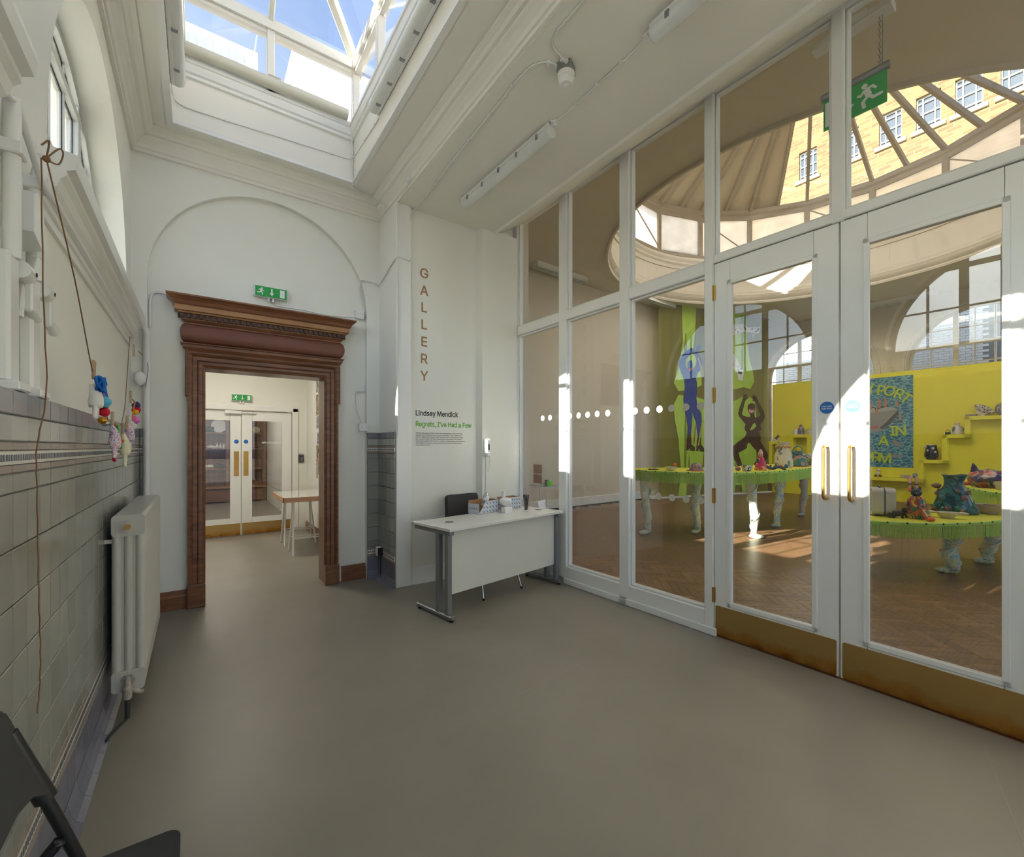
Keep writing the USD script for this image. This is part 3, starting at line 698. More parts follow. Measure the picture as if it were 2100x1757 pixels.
for k in range(2 * NP):
    a = ph + PI * k / NP; b = a + PI / NP
    ad = math.degrees(a) % 360
    dm.add('rafter', G(bar(pol(a, DR + 0.02, ZB), pol(a, 0.25, ZB + (ZA - ZB) * (1 - 0.25 / DR)), 0.035, 0.06)), M['dframe'])
    q = [pol(a, DR + 0.04, ZB + 0.07), pol(b, DR + 0.04, ZB + 0.07), pol(b, 0.25, ZA), pol(a, 0.25, ZA)]
    op = 28 < ad < 112; fro = 140 < ad < 222
    dm.add('roof_panel' if op else 'roof_pane', G(quad(q, 0.01)), M['blind'] if op else M['frost'] if fro else M['winglass'])
dm.add('crown', G(mv(cyl(0.4, (0, 0, ZA - 0.15), (0, 0, ZA + 0.1), 24), (DC[0], DC[1], 0))), M['dframe'])

# ================================================================== THE ROOM BEYOND THE DOORCASE
struct('wall_lobby_left', bx(-1.75, -1.6, 5.05, 14.0, 0, 3.2), M['plaster'])
struct('wall_lobby_right', bx(1.505, 1.7, 5.05, 8.25, 0, 3.2), M['plaster'])
struct('wall_lobby_back', xz(prism(sg.box(-1.7, 0, 1.7, 3.2).difference(sg.box(-0.185, -1, 1.285, 1.975)), 0.18), 8.2), M['plaster'])
struct('ceiling_lobby', bx(-1.75, 1.75, 5.04, 14.1, 3.0, 3.2), M['ceiling'])
struct('baseboard_lobby', mould([(1.505, 5.06), (1.505, 8.19)], [(0, 0), (0.02, 0), (0.02, 0.12), (0.01, 0.15), (0, 0.15)]), M['darkwood'])
struct('wall_office_back', bx(-1.7, 2.9, 13.75, 13.95, 0, 3.0), M['plaster'])
struct('wall_office_right', bx(1.62, 1.75, 8.38, 13.8, 0, 3.0), M['plaster'])
struct('wall_lobby_end', [bx(-1.75, -0.4, 5.02, 5.07, 0, 3.2), bx(1.5, 1.7, 5.02, 5.07, 0, 3.2)], M['plaster'])
arch_ = T('trim_9', kind='structure')
for a, b, z0, z1 in ((1.285, 1.375, 0, 2.045), (-0.275, -0.185, 0, 2.045), (-0.275, 1.375, 1.975, 2.065)):
    arch_.add('architrave', bx(a, b, 8.175, 8.205, z0, z1, 0.01), M['gloss'])
def leaf2(n, h, l):
    d = T('door_%d' % n, kind='structure'); s = 1 if l > h else -1
    hs, ls = h + s * 0.145, l - s * 0.148
    for a, b in ((h, hs), (ls, l)): d.add('stile', bx(a + s * 0.002, b, 8.215, 8.26, 0.008, 1.968, 0.002), M['gloss'])
    d.add('top_rail', bx(hs, ls, 8.215, 8.26, 1.815, 1.968), M['gloss']); d.add('bottom_rail', bx(hs, ls, 8.215, 8.26, 0.008, 0.275), M['gloss'])
    d.add('pane', bx(hs, ls, 8.235, 8.241, 0.275, 1.815), M['glass'])
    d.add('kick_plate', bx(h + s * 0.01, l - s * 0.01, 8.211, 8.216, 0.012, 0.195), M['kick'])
    c = l - s * 0.062
    d.add('push_plate', bx(c - 0.034, c + 0.034, 8.211, 8.216, 0.94, 1.33, 0.001), M['brass'])
    d.add('fire_door_disc', axes(cyl(0.032, (0, 0, 0), (0, 0, 0.002), 28), (c, 8.214, 1.483), (1, 0, 0), (0, 0, 1), (0, -1, 0)), M['blue'])
    return d
dl, dr_ = leaf2(3, -0.175, 0.552), leaf2(4, 1.278, 0.558)
tm = text('SPACE OFFICE', 0.03, 0.0008, True)
obj('lettering', axes(tm, (0.845, 8.2345, 1.455), (1, 0, 0), (0, 0, 1), (0, -1, 0)), M['wprint'], dr_.path)
dl.add('door_closer', [bx(0.335, 0.56, 8.16, 8.214, 1.915, 1.968, 0.006)], M['white']); dr_.add('door_closer_arm', bx(0.56, 0.76, 8.175, 8.2, 1.93, 1.945), M['white'])
def ceil_lamp(loc, sx, sy, power, label):
    t = T('ceiling_light', label, 'light', loc=loc)
    t.add('frame', [bx(-sx, sx, -sy, sy, -0.03, 0, 0.005)], M['white'])
    t.add('diffuser', bx(-sx + 0.02, sx - 0.02, -sy + 0.02, sy - 0.02, -0.036, -0.0305), material('lamp_panel_%d' % int(loc[1] * 10), {'e': ('emission', {'color': (1.0, 0.93, 0.82), 'strength': power})}, surface='e.emission'))
ceil_lamp((0.2, 6.6, 2.999), 0.3, 0.3, 30, 'square white ceiling light panel in the room behind the wooden doorcase')
ceil_lamp((0.2, 11.0, 2.999), 0.3, 0.3, 30, 'square white ceiling light panel in the office beyond the white doors')
# ================================================================== THINGS IN THE LOBBY
M['oak'] = wood('light_oak_fascia', (0.30, 0.14, 0.055), (0.42, 0.22, 0.09), 0.4, coat=0.2)
M['redwood'] = paint('red_brown_frieze', (0.185, 0.068, 0.042), 0.45, 0.08, 5.0, 0.02, 40)
M['dentil'] = flat('dark_dentil', (84, 56, 46), 0.5)
dc = T('doorcase', 'carved brown timber doorcase with dentil cornice round the open doorway', 'doorcase')
aprof = [(0.0, 0.0), (0.0, 0.016), (0.010, 0.02), (0.018, 0.028), (0.042, 0.030), (0.050, 0.040), (0.056, 0.034), (0.084, 0.036), (0.094, 0.050), (0.108, 0.060), (0.122, 0.060), (0.122, 0.0)]
YW = 4.806
def arch_m(path): return axes(mould(path, aprof), (0, YW, 0), (1, 0, 0), (0, 0, 1), (0, -1, 0))
dc.add('architrave', arch_m([(0.048, 0.20), (0.048, 2.106), (1.052, 2.106), (1.052, 0.20)]), M['darkwood'])
dc.add('lining', [bx(0.02, 0.052, YW - 0.01, 5.06, 0, 2.11, 0.004), bx(1.048, 1.08, YW - 0.01, 5.06, 0, 2.11, 0.004), bx(0.04, 1.06, YW - 0.01, 5.06, 2.10, 2.13, 0.004)], M['darkwood'])
for a, b in ((-0.082, 0.052), (1.048, 1.182)): dc.add('plinth_block', [bx(a, b, YW - 0.068, YW, 0, 0.20, 0.006)], M['darkwood'])
for a, b in ((-0.094, -0.070), (1.170, 1.194)): dc.add('ear', [bx(a, b, YW - 0.058, YW, 1.84, 2.25, 0.006)], M['darkwood'])
zc_ = lambda z: z if z < 2.3 else 2.292 + (z - 2.3) * 0.915
fr3 = lambda x0, x1, prof, base=0.0: mould([(x1, YW), (x1, YW - base), (x0, YW - base), (x0, YW)], [(d_, zc_(z_)) for d_, z_ in prof])
dc.add('head_moulding', fr3(-0.080, 1.180, [(0, 2.225), (0.006, 2.225), (0.012, 2.24), (0.03, 2.262), (0.034, 2.285), (0.046, 2.29), (0.046, 2.305), (0.0, 2.32)], 0.04), M['darkwood'])
dc.add('frieze', fr3(-0.075, 1.175, [(0, 2.312)] + [(0.012 + 0.042 * math.sin(a), 2.405 - 0.085 * math.cos(a)) for a in np.linspace(0.05, PI - 0.05, 12)] + [(0, 2.495)], 0.03), M['redwood'], smooth=40)
dc.add('bed_moulding', fr3(-0.075, 1.175, [(0, 2.488), (0.02, 2.488), (0.02, 2.50), (0.032, 2.51), (0.045, 2.525), (0.045, 2.535), (0, 2.54)], 0.035), M['darkwood'])
dc.add('dentil_band', fr3(-0.08, 1.18, [(0, 2.532), (0.042, 2.532), (0.042, 2.585), (0, 2.585)], 0.03), M['darkwood'])
for k in range(31):
    x = -0.112 + (1.324) * k / 30
    dc.add('dentil', bx(x - 0.0135, x + 0.0135, YW - 0.092, YW - 0.07, zc_(2.538), zc_(2.578), 0.002), M['dentil'])
for s_ in (0, 1):
    x = (-0.134, 1.234)[s_]
    for k in range(1): dc.add('dentil', bx(x - 0.010, x + 0.010, YW - 0.05, YW - 0.023, zc_(2.538), zc_(2.578), 0.002), M['dentil'])
dc.add('fascia', fr3(-0.08, 1.18, [(0, 2.58), (0.055, 2.58), (0.06, 2.592), (0.085, 2.597), (0.085, 2.648), (0, 2.648)], 0.045), M['oak'])
dc.add('cymatium', fr3(-0.08, 1.18, [(0, 2.645), (0.088, 2.645), (0.096, 2.655), (0.105, 2.68), (0.125, 2.70), (0.14, 2.715), (0.14, 2.73), (0, 2.735)], 0.05), M['darkwood'])

# --- emergency exit signs
M['exit_green'] = material('exit_sign_green', {'p': ('principled_bsdf', {'base_color': lin((30, 142, 66)), 'roughness': 0.4, 'emission_color': lin((30, 142, 66)), 'emission_strength': 0.12})})
def running_man(s):
    """pictogram in a unit-high square, facing -x"""
    P = sg.Polygon
    limb = lambda pts, w: sg.LineString(pts).buffer(w, cap_style=2, join_style=1)
    body = [sg.Point(0.60, 0.88).buffer(0.10), limb([(0.56, 0.76), (0.46, 0.46)], 0.105), limb([(0.58, 0.74), (0.34, 0.76), (0.22, 0.60)], 0.045), limb([(0.60, 0.72), (0.72, 0.56), (0.84, 0.62)], 0.045),
            limb([(0.46, 0.46), (0.66, 0.28), (0.60, 0.02)], 0.06), limb([(0.46, 0.46), (0.32, 0.30), (0.02, 0.32)], 0.06)]
    return sa.scale(shapely.unary_union(body), s, s, origin=(0, 0))
def arrow(s):
    return sa.scale(sg.Polygon([(-0.09, 1), (0.09, 1), (0.09, 0.42), (0.27, 0.42), (0, 0.04), (-0.27, 0.42), (-0.09, 0.42)]), s, s, origin=(0, 0))
def exit_panel(t, o, ex, ez, w, h, mirror=False, ka=0.52, kd=0.78):
    """green face with white pictograms on the plane through o (lower left), ex right, ez out"""
    t.add('green_face', axes(bx(0, w, 0, h, 0, 0.002), o, ex, (0, 0, 1), ez), M['exit_green'])
    k = h * 0.78; m = h * 0.11
    gs = [sa.translate(running_man(k), w * 0.05, m), sa.translate(arrow(k), w * ka, m), sg.box(w * kd, m, w * (kd + 0.15), h - m)]
    if mirror: gs = [sa.scale(g, -1, 1, origin=(w / 2, 0)) for g in gs]
    for nm, g in zip(('running_figure', 'arrow', 'doorway_symbol'), gs):
        t.add(nm, axes(mv(prism(g, 0.0012), (0, 0, 0.0018)), o, ex, (0, 0, 1), ez), M['wprint'])
ex1 = T('exit_sign', 'green and white exit sign on the wall above the timber doorcase', 'exit sign', 'wall exit signs', loc=(0.564, 4.80, 2.86))
ex1.add('case', [bx(-0.142, 0.142, -0.045, 0.005, -0.052, 0.052, 0.006)], M['white'])
exit_panel(ex1, (-0.132, -0.046, -0.046), (1, 0, 0), (0, -1, 0), 0.264, 0.092)
ex1.add('cable_gland', [cyl(0.012, (-0.02, -0.02, -0.052), (-0.02, -0.02, -0.085), 10), cyl(0.012, (0.02, -0.02, -0.052), (0.02, -0.02, -0.085), 10)], M['white'])
copy(ex1, 'green and white exit sign over the white doors seen through the doorcase', (0.56, 8.195, 2.172))
gx, gy = 0.42, 1.02
ex3 = T('hanging_exit_sign', 'green exit sign hanging on chains from a bracket inside the gallery', 'exit sign')
gxs, y0_, y1_, z0_, z1_ = 0.40, 0.916, 1.262, 3.585, 3.795
ex3.add('acrylic_panel', G(bx(gxs, gxs + 0.006, y0_, y1_, z0_ - 0.01, z1_)), M['glass'])
class GT:      # adds parts in gallery coordinates
    def __init__(s, t): s.t = t
    def add(s, n, m, mm, smooth=False, label=None, kind=None): return s.t.add(n, G(m if not isinstance(m, (list, tuple)) else cat_(m)), mm, smooth, label, kind)
exit_panel(GT(ex3), (gxs - 0.001, y1_, z0_), (0, -1, 0), (-1, 0, 0), y1_ - y0_, z1_ - z0_, True, 0.62, 0.82)
ex3.add('housing', G(tube([(gxs + 0.003, y0_ - 0.012, z1_ + 0.022), (gxs + 0.003, y1_ + 0.012, z1_ + 0.022)], 0.026, 14)), M['steel'], smooth=40)
for k, (ya, yb) in enumerate(((0.955, 0.955), (0.94, 0.972), (1.15, 1.15))):
    if k == 1: ex3.add('chain', G(tube([(gxs, ya, 3.84), (gxs, ya, 4.16)], 0.0025, 5)), M['steel'])
    else:
        lk = [mv(trimesh.creation.torus(0.007, 0.0018, major_sections=10, minor_sections=5), (gxs + 0.003, ya, 3.85 + 0.021 * j), rx=PI / 2, rz=(PI / 2 if j % 2 else 0)) for j in range(15)]
        ex3.add('chain', G(cat_(lk)), M['steel'])
ex3.add('bracket', G(bx(gxs - 0.06, gxs + 0.04, 0.88, 1.32, 4.15, 4.20, 0.004)), M['white'])
ex3.add('bracket', G(bx(0.25, gxs - 0.02, 1.0, 1.1, 4.16, 4.19)), M['white'])

# --- lettering on the wall
M['gold_letter'] = flat('brown_vinyl_letter', (166, 130, 92), 0.6)
M['ink'] = flat('charcoal_vinyl_letter', (52, 54, 54), 0.6)
M['lime_ink'] = flat('lime_vinyl_letter', (104, 178, 40), 0.6)
M['grey_ink'] = flat('grey_vinyl_letter', (88, 90, 88), 0.6)
def wall_text(t, name, s, x, z, h, m, fit=None, bold=False, y=4.2795, anchor='l'):
    tm = text(s, h, 0.0009, bold); v = tm.vertices
    if fit: v[:, 0] *= fit / (v[:, 0].max() - v[:, 0].min())
    if anchor == 'c': v[:, 0] -= (v[:, 0].max() + v[:, 0].min()) / 2
    else: v[:, 0] -= v[:, 0].min()
    tm.vertices = v
    t.add(name, axes(tm, (x, y, z), (1, 0, 0), (0, 0, 1), (0, -1, 0)), m)
gl = T('gallery_lettering', 'brown capital letters spelling GALLERY down the white wall', 'lettering')
for k, c in enumerate('GALLERY'): wall_text(gl, 'letter', c, 1.909, 3.146 - 0.1765 * k, 0.096, M['gold_letter'], bold=True, anchor='c')
tt = T('exhibition_text', 'charcoal, lime green and small grey exhibition text on the white wall', 'lettering')
wall_text(tt, 'heading', 'Lindsey Mendick', 1.815, 1.722, 0.053, M['ink'], fit=0.488, bold=True)
wall_text(tt, 'heading', 'Regrets, I\u2019ve Had a Few', 1.816, 1.612, 0.050, M['lime_ink'], fit=0.655, bold=True)
for k, s_ in enumerate(['Working with a group of Stoke-based older people Mendick explored hindsight,', 'nostalgia and storytelling through ceramics and textiles. Over 4 months they', 'built clay effigies in the shape of advice they wish they had listened to, or would',
                        'like to impart to others. The fabric adornments for the ceramics were made in', 'collaboration with the artist\u2019s mother, a children\u2019s clothes designer and seamstress.', 'The exhibition presents an intergenerational conversation touching why we', 'rarely listen to advice.']):
    wall_text(tt, 'text_line', s_, 1.816, 1.538 - 0.0205 * k, 0.0105, M['grey_ink'], fit=(0.545, 0.53, 0.55, 0.53, 0.575, 0.535, 0.16)[k])

# --- small fittings on walls and ceilings
def box_thing(name, label, cat, b, parts=(), m=None, group=None):
    t = T(name, label, cat, group)
    t.add('case', bx(*b, 0.004), m or M['white'])
    for n, mm, mt in parts: t.add(n, mm, mt)
    return t
box_thing('junction_box', 'square white junction box at the right end of the doorcase cornice', 'junction box', (1.352, 1.44, 4.765, 4.808, 2.755, 2.845), [('screw', [cyl(0.004, (x, 4.765, 2.80), (x, 4.763, 2.80), 8) for x in (1.375, 1.415)], M['steel'])])
box_thing('wall_socket', 'square white switch box on the wall just left of the tiled pier', 'switch', (1.378, 1.468, 4.716, 4.745, 1.565, 1.65), [('screw', [cyl(0.004, (x, 4.716, 1.607), (x, 4.7145, 1.607), 8) for x in (1.40, 1.446)], M['steel'])])
box_thing('cable_outlet', 'small white and black outlet box low on the grey tiled pier', 'socket', (1.535, 1.59, 4.60, 4.69, 0.25, 0.345), [('black_side', bx(1.53, 1.59, 4.592, 4.60, 0.252, 0.343), M['black']), ('conduit', tube([(1.575, 4.64, 0.25), (1.575, 4.64, 0.01)], 0.008, 8), M['dark'])])
ph_ = T('entry_phone', 'white entry phone handset hanging on the wall beside the lettering', 'telephone')
ph_.add('base', bx(2.578, 2.655, 4.17, 4.206, 1.290, 1.49, 0.008), M['white'])
ph_.add('handset', [cat_([bx(2.585, 2.622, 4.135, 4.168, 1.30, 1.485, 0.012), bx(2.580, 2.628, 4.128, 4.172, 1.435, 1.492, 0.012), bx(2.580, 2.628, 4.128, 4.172, 1.292, 1.345, 0.012)])], M['white'])
ph_.add('grille', bx(2.594, 2.612, 4.1265, 4.129, 1.365, 1.43), M['dark'])
a_ = np.linspace(0, 1, 90)
cx_ = 2.61 + 0.022 * np.cos(PI * (0.5 + a_ * 2) + PI / 2) ; cz_ = np.where(a_ < 0.5, 1.292 - 0.34 * a_, 1.122 + 0.34 * (a_ - 0.5))
ph_.add('coiled_cord', tube(np.c_[2.588 + 0.05 * a_ + 0.004 * np.cos(a_ * 220), 4.16 + 0.004 * np.sin(a_ * 220), 1.292 - 0.17 * np.sin(PI * a_)], 0.0022, 5), M['white'])
ph_.add('trunking', bx(2.605, 2.622, 4.195, 4.206, 0.72, 1.29), M['white'])

def cable(label, pts, r=0.004, sm=4, clips=0, name='cable', m=None):
    p = smooth_path(pts, sm) if sm else np.array(pts, float)
    t = T(name, label, 'cable')
    t.add('sheath', tube(p, r, 7), m or M['white'], smooth=True)
    if clips:
        d = np.r_[0, np.cumsum(np.linalg.norm(np.diff(p, axis=0), axis=1))]
        for s_ in np.linspace(d[-1] * 0.04, d[-1] * 0.96, clips):
            q = [np.interp(s_, d, p[:, k]) for k in range(3)]
            t.add('clip', bx(q[0] - r * 1.8, q[0] + r * 1.8, q[1] - r * 1.8, q[1] + r * 1.8, q[2] - r * 1.5, q[2] + r * 1.5, 0.001), m or M['white'])
    return t
CZ = 3.81
cable('white cable clipped along the back upstand of the roof lantern', [(-0.172, 4.30, 4.42), (-0.168, 4.47, 4.25), (-0.12, 4.473, 4.165), (0.10, 4.473, 4.16), (0.526, 4.473, 4.182), (0.976, 4.473, 4.205), (1.19, 4.473, 4.215), (1.243, 4.40, 4.23), (1.244, 4.05, 4.20), (1.244, 3.72, 4.17)], 0.005, clips=9)
cable('thin white cable down the corner of the lantern onto the cornice', [(1.27, 4.44, 4.75), (1.225, 4.42, 4.74), (1.222, 4.44, 4.62), (1.232, 4.462, 4.35), (1.236, 4.465, 4.0), (1.26, 4.52, 3.985), (1.40, 4.60, 3.975), (1.50, 4.56, 3.94), (1.60, 4.45, 3.85), (1.612, 4.24, 3.80), (1.612, 4.243, 3.0), (1.612, 4.243, 1.6), (1.600, 4.243, 1.56)], 0.006)
cable('white cable clipped along the ceiling edge to the fire sounder', [(1.745, 4.245, 3.68), (1.745, 4.244, 3.74), (1.80, 4.23, CZ), (1.79, 4.0, CZ), (1.748, 3.3, CZ), (1.722, 2.6, CZ), (1.715, 2.28, CZ), (1.76, 2.17, CZ), (1.84, 2.13, CZ), (1.872, 2.12, CZ - 0.03)], 0.006, clips=8)
cable('white cable running forward along the ceiling from the fire sounder', [(1.902, 2.115, CZ - 0.03), (1.85, 2.08, CZ), (1.74, 2.04, CZ), (1.70, 1.95, CZ), (1.70, 1.75, CZ), (1.70, 0.6, CZ)], 0.006, clips=4)
cable('white conduit on the ceiling joining the two fluorescent battens', [(2.13, 2.52, CZ), (2.17, 2.46, CZ), (2.17, 2.0, CZ), (2.165, 1.75, CZ), (2.13, 1.64, CZ)], 0.007, clips=5)
cable('white cable looping across the pier at the height of the G', [(1.395, 4.742, 3.13), (1.42, 4.743, 3.16), (1.56, 4.743, 3.155), (1.584, 4.70, 3.14), (1.590, 4.40, 3.23), (1.594, 4.265, 3.265), (1.64, 4.242, 3.285), (1.735, 4.242, 3.265), (1.764, 4.272, 3.25), (1.762, 4.274, 2.4), (1.762, 4.274, 1.0), (1.77, 4.273, 0.66), (1.80, 4.272, 0.64), (2.45, 4.273, 0.69)], 0.007)
cable('white cable on the arch reveal down to the junction box', [(1.395, 4.742, 3.12), (1.40, 4.79, 3.05), (1.425, 4.795, 2.95), (1.452, 4.795, 2.85), (1.456, 4.795, 2.80), (1.44, 4.795, 2.76)], 0.006)
cable('white cable sagging along the top of the doorcase cornice', [(0.58, 4.80, 2.775), (0.62, 4.798, 2.755), (0.85, 4.797, 2.757), (1.10, 4.797, 2.745), (1.36, 4.797, 2.77)], 0.004)
cable('pair of white cables entering the doorcase from the left corner', [(-0.326, 4.76, 2.40), (-0.328, 4.79, 2.63), (-0.30, 4.797, 2.70), (-0.22, 4.797, 2.705), (-0.16, 4.797, 2.69)], 0.009)
cable('white cable on the wall beside the doorcase down to the switch box', [(1.455, 4.795, 2.05), (1.452, 4.795, 2.0), (1.40, 4.797, 1.985), (1.36, 4.797, 1.97), (1.372, 4.797, 1.8), (1.40, 4.76, 1.70), (1.41, 4.735, 1.65)], 0.004)
cable('black cable lying on the floor behind the desk', [(2.90, 4.05, 0.008), (2.96, 4.02, 0.008), (3.02, 4.12, 0.01)], 0.009, m=M['black'])

M['lampcover'] = material('batten_diffuser', {'p': ('principled_bsdf', {'base_color': (0.72, 0.74, 0.72), 'roughness': 0.25, 'coat_weight': 0.5})})
def batten(label, loc, L, rz=0, ry=0, clips=5, group=None):
    t = T('fluorescent_batten', label, 'light', group)
    R = lambda m: mv(mv(m, ry=ry), loc, rz)
    t.add('housing', R(bx(-0.045, 0.045, -L / 2, L / 2, -0.045, 0.0, 0.01)), M['white'])
    sec = sg.Point(0, 0).buffer(0.048, 12).intersection(sg.box(-1, -1, 1, 0.02))
    body = axes(prism(sec, L - 0.02), (0, -L / 2 + 0.01, -0.05), (1, 0, 0), (0, 0, 1), (0, 1, 0))
    t.add('diffuser', R(body), M['lampcover'], smooth=40)
    for s in (-1, 1):
        t.add('end_cap', R(mv(ball(0.049, sub=2, s=(1, 0.55, 1)), (0, s * (L / 2 - 0.015), -0.05))), M['lampcover'], smooth=True)
    for k in range(clips):
        y = -L / 2 + L * (k + 0.5) / clips
        for s in (-1, 1): t.add('clip', R(bx(s * 0.044, s * 0.052, y - 0.012, y + 0.012, -0.066, -0.03)), M['steel'])
    t.add('conduit_entry', R(bx(-0.02, 0.02, -L / 2 - 0.04, -L / 2, -0.03, 0, 0.004)), M['white'])
    return t
batten('white fluorescent batten on the flat ceiling nearest the lettered wall', (2.145, 3.18, 3.816), 1.27, 0.03)
batten('white fluorescent batten on the flat ceiling at the top of the picture', (2.14, 0.99, 3.816), 1.27)
batten('long pale fluorescent batten along the right side of the roof lantern', (1.249, 2.95, 4.24), 1.55, ry=PI / 2, clips=6)
batten('white fluorescent batten on the left side of the roof lantern', (-0.179, 3.55, 4.24), 1.55, ry=-PI / 2, clips=4)
rb = T('roller_blind', 'cream roller blind cassette along the back sill of the roof lantern', 'blind')
rb.add('cassette', tube([(-0.10, 4.40, 4.585), (1.17, 4.40, 4.585)], 0.048, 18), flat('blind_cream', (206, 204, 188), 0.45), smooth=40)
rb.add('bracket', bx(0.50, 0.60, 4.39, 4.47, 4.60, 4.66, 0.006), flat('blind_bracket', (182, 176, 160), 0.5))
rb.add('cut_end', bx(-0.155, -0.105, 4.36, 4.44, 4.54, 4.585), flat('bare_wood', (222, 180, 120), 0.6))
rb2 = T('roller_blind', 'cream roller blind cassette along the left sill of the roof lantern', 'blind')
rb2.add('cassette', tube([(-0.125, 4.34, 4.61), (-0.125, 2.4, 4.61)], 0.045, 18), flat('blind_cream_b', (206, 204, 188), 0.45), smooth=40)
rb2.add('blind_cloth', quad([(-0.125, 4.30, 4.655), (-0.125, 2.4, 4.655), (-0.17, 2.4, 5.12), (-0.17, 4.10, 5.12)], 0.003), flat('blind_cloth', (214, 208, 190), 0.8))

sd_ = T('fire_sounder', 'white domed fire sounder on a grey metal back box on the ceiling', 'alarm')
sd_.add('back_box', mv(bx(-0.048, 0.048, -0.048, 0.048, -0.055, 0.0, 0.004), (1.905, 2.105, 3.816), 0.5), flat('galvanised', (142, 144, 142), 0.45, 0.5))
sd_.add('sounder', lathe([(0.038, -0.125), (0.043, -0.118), (0.048, -0.10), (0.048, -0.085), (0.053, -0.08), (0.055, -0.055)], 28, (1.905, 2.105, 3.816)), M['white'], smooth=35)
sd_.add('nose', lathe([(0.010, -0.133), (0.014, -0.125)], 14, (1.905, 2.105, 3.816)), M['white'], smooth=35)
sd_.add('cable_gland', [cyl(0.014, (1.872, 2.12, 3.795), (1.84, 2.135, 3.80), 10), cyl(0.014, (1.888, 2.075, 3.795), (1.862, 2.06, 3.80), 10)], M['white'])
bs = T('detector_box', 'small white detector box on the cornice above the pier', 'detector')
bs.add('case', bx(1.575, 1.63, 3.86, 3.93, 3.845, 3.965, 0.004), M['white'])
bs.add('cable_tail', tube(smooth_path([(1.60, 3.86, 3.86), (1.61, 3.78, 3.87), (1.60, 3.66, 3.905), (1.61, 3.60, 3.90)]), 0.004, 6), M['white'])
bs.add('cable_tail', tube(smooth_path([(1.60, 3.93, 3.86), (1.60, 3.97, 3.84), (1.61, 4.10, 3.83), (1.612, 4.24, 3.82)]), 0.004, 6), M['white'])
pr = T('motion_sensor', 'rounded white motion sensor in the corner above the garland string', 'sensor')
pr.add('body', mv(ball(0.05, sub=3, s=(0.75, 0.6, 1.15)), (-0.385, 4.69, 1.955)), M['white'], smooth=True)
pr.add('cable', tube(smooth_path([(-0.40, 4.72, 2.18), (-0.345, 4.70, 2.12), (-0.335, 4.68, 2.02), (-0.345, 4.68, 1.93), (-0.35, 4.69, 1.88)]), 0.0025, 5), flat('sensor_cable', (150, 110, 100), 0.7))

# --- window winders and pipes on the left wall
for i, (yb, lab) in enumerate(((1.79, 'white painted window winder with crank on the left wall, nearer the picture edge'), (1.995, 'white painted window winder with crank beside the hanging string'))):
    t = T('window_winder', lab, 'window winder')
    t.add('conduit', tube([(-0.418, yb, 1.92), (-0.418, yb, 2.36)] if i == 0 else [(-0.418, yb, 1.92), (-0.418, yb, 2.20), (-0.40, yb + 0.02, 2.32)], 0.019, 10), M['gloss'], smooth=True)
    t.add('gear_case', bx(-0.447, -0.412, yb - 0.042, yb + 0.038, 1.575, 1.93, 0.008), M['gloss'])
    t.add('boss', cyl(0.026, (-0.415, yb + 0.04, 1.905), (-0.415, yb + 0.10, 1.905), 16), M['gloss'], smooth=40)
    t.add('screw', cyl(0.006, (-0.389, yb + 0.085, 1.905), (-0.387, yb + 0.085, 1.905), 8), M['dark'])
    t.add('crank_arm', bx(-0.42, -0.40, yb + 0.10, yb + 0.125, 1.80, 1.92, 0.006), M['gloss'])
    t.add('crank_handle', tube([(-0.41, yb + 0.125, 1.815), (-0.41, yb + 0.19, 1.80)], [0.012, 0.017], 12), M['gloss'], smooth=40)
    t.add('bracket', bx(-0.447, -0.393, yb - 0.028, yb + 0.028, 2.20, 2.235, 0.004), M['gloss'])
    t.add('foot', bx(-0.447, -0.392, yb - 0.05, yb + 0.05, 1.553, 1.578, 0.004), M['gloss'])
jb = T('hooded_box', 'white sheet metal box with a sloping hood between the window winders', 'junction box')
hp = sg.Polygon([(1.842, 2.02), (1.842, 2.13), (1.88, 2.15), (1.95, 2.10), (1.95, 1.99)])
jb.add('case', yz(prism(hp, 0.06), -0.447), M['gloss'])
jb.add('cable_gland', tube([(-0.40, 1.945, 2.01), (-0.40, 1.945, 1.975)], 0.012, 10), M['white'])
jb.add('cable', tube(smooth_path([(-0.40, 1.945, 1.98), (-0.405, 1.93, 1.93), (-0.42, 1.90, 1.88), (-0.425, 1.885, 1.78)]), 0.008, 8), M['gloss'])
cable('old white painted pipe looping from the window ledge down the left wall', [(-0.42, 1.75, 2.34), (-0.41, 1.80, 2.345), (-0.40, 1.87, 2.28), (-0.39, 1.96, 2.21), (-0.375, 2.06, 2.19)], 0.010, name='pipe')
cable('thin white pipe dropping behind the hooded box', [(-0.425, 1.83, 2.34), (-0.425, 1.845, 2.25), (-0.425, 1.86, 2.14)], 0.012, name='pipe')
cable('white painted heating pipe up the left back corner', [(-0.345, 4.715, 0.95), (-0.345, 4.715, 1.6), (-0.345, 4.715, 2.32), (-0.36, 4.70, 2.37)], 0.026, sm=0, name='pipe')
cable('pale bare pipe joint at the top of the radiator', [(-0.345, 4.715, 0.78), (-0.345, 4.715, 0.96)], 0.03, sm=0, name='pipe')

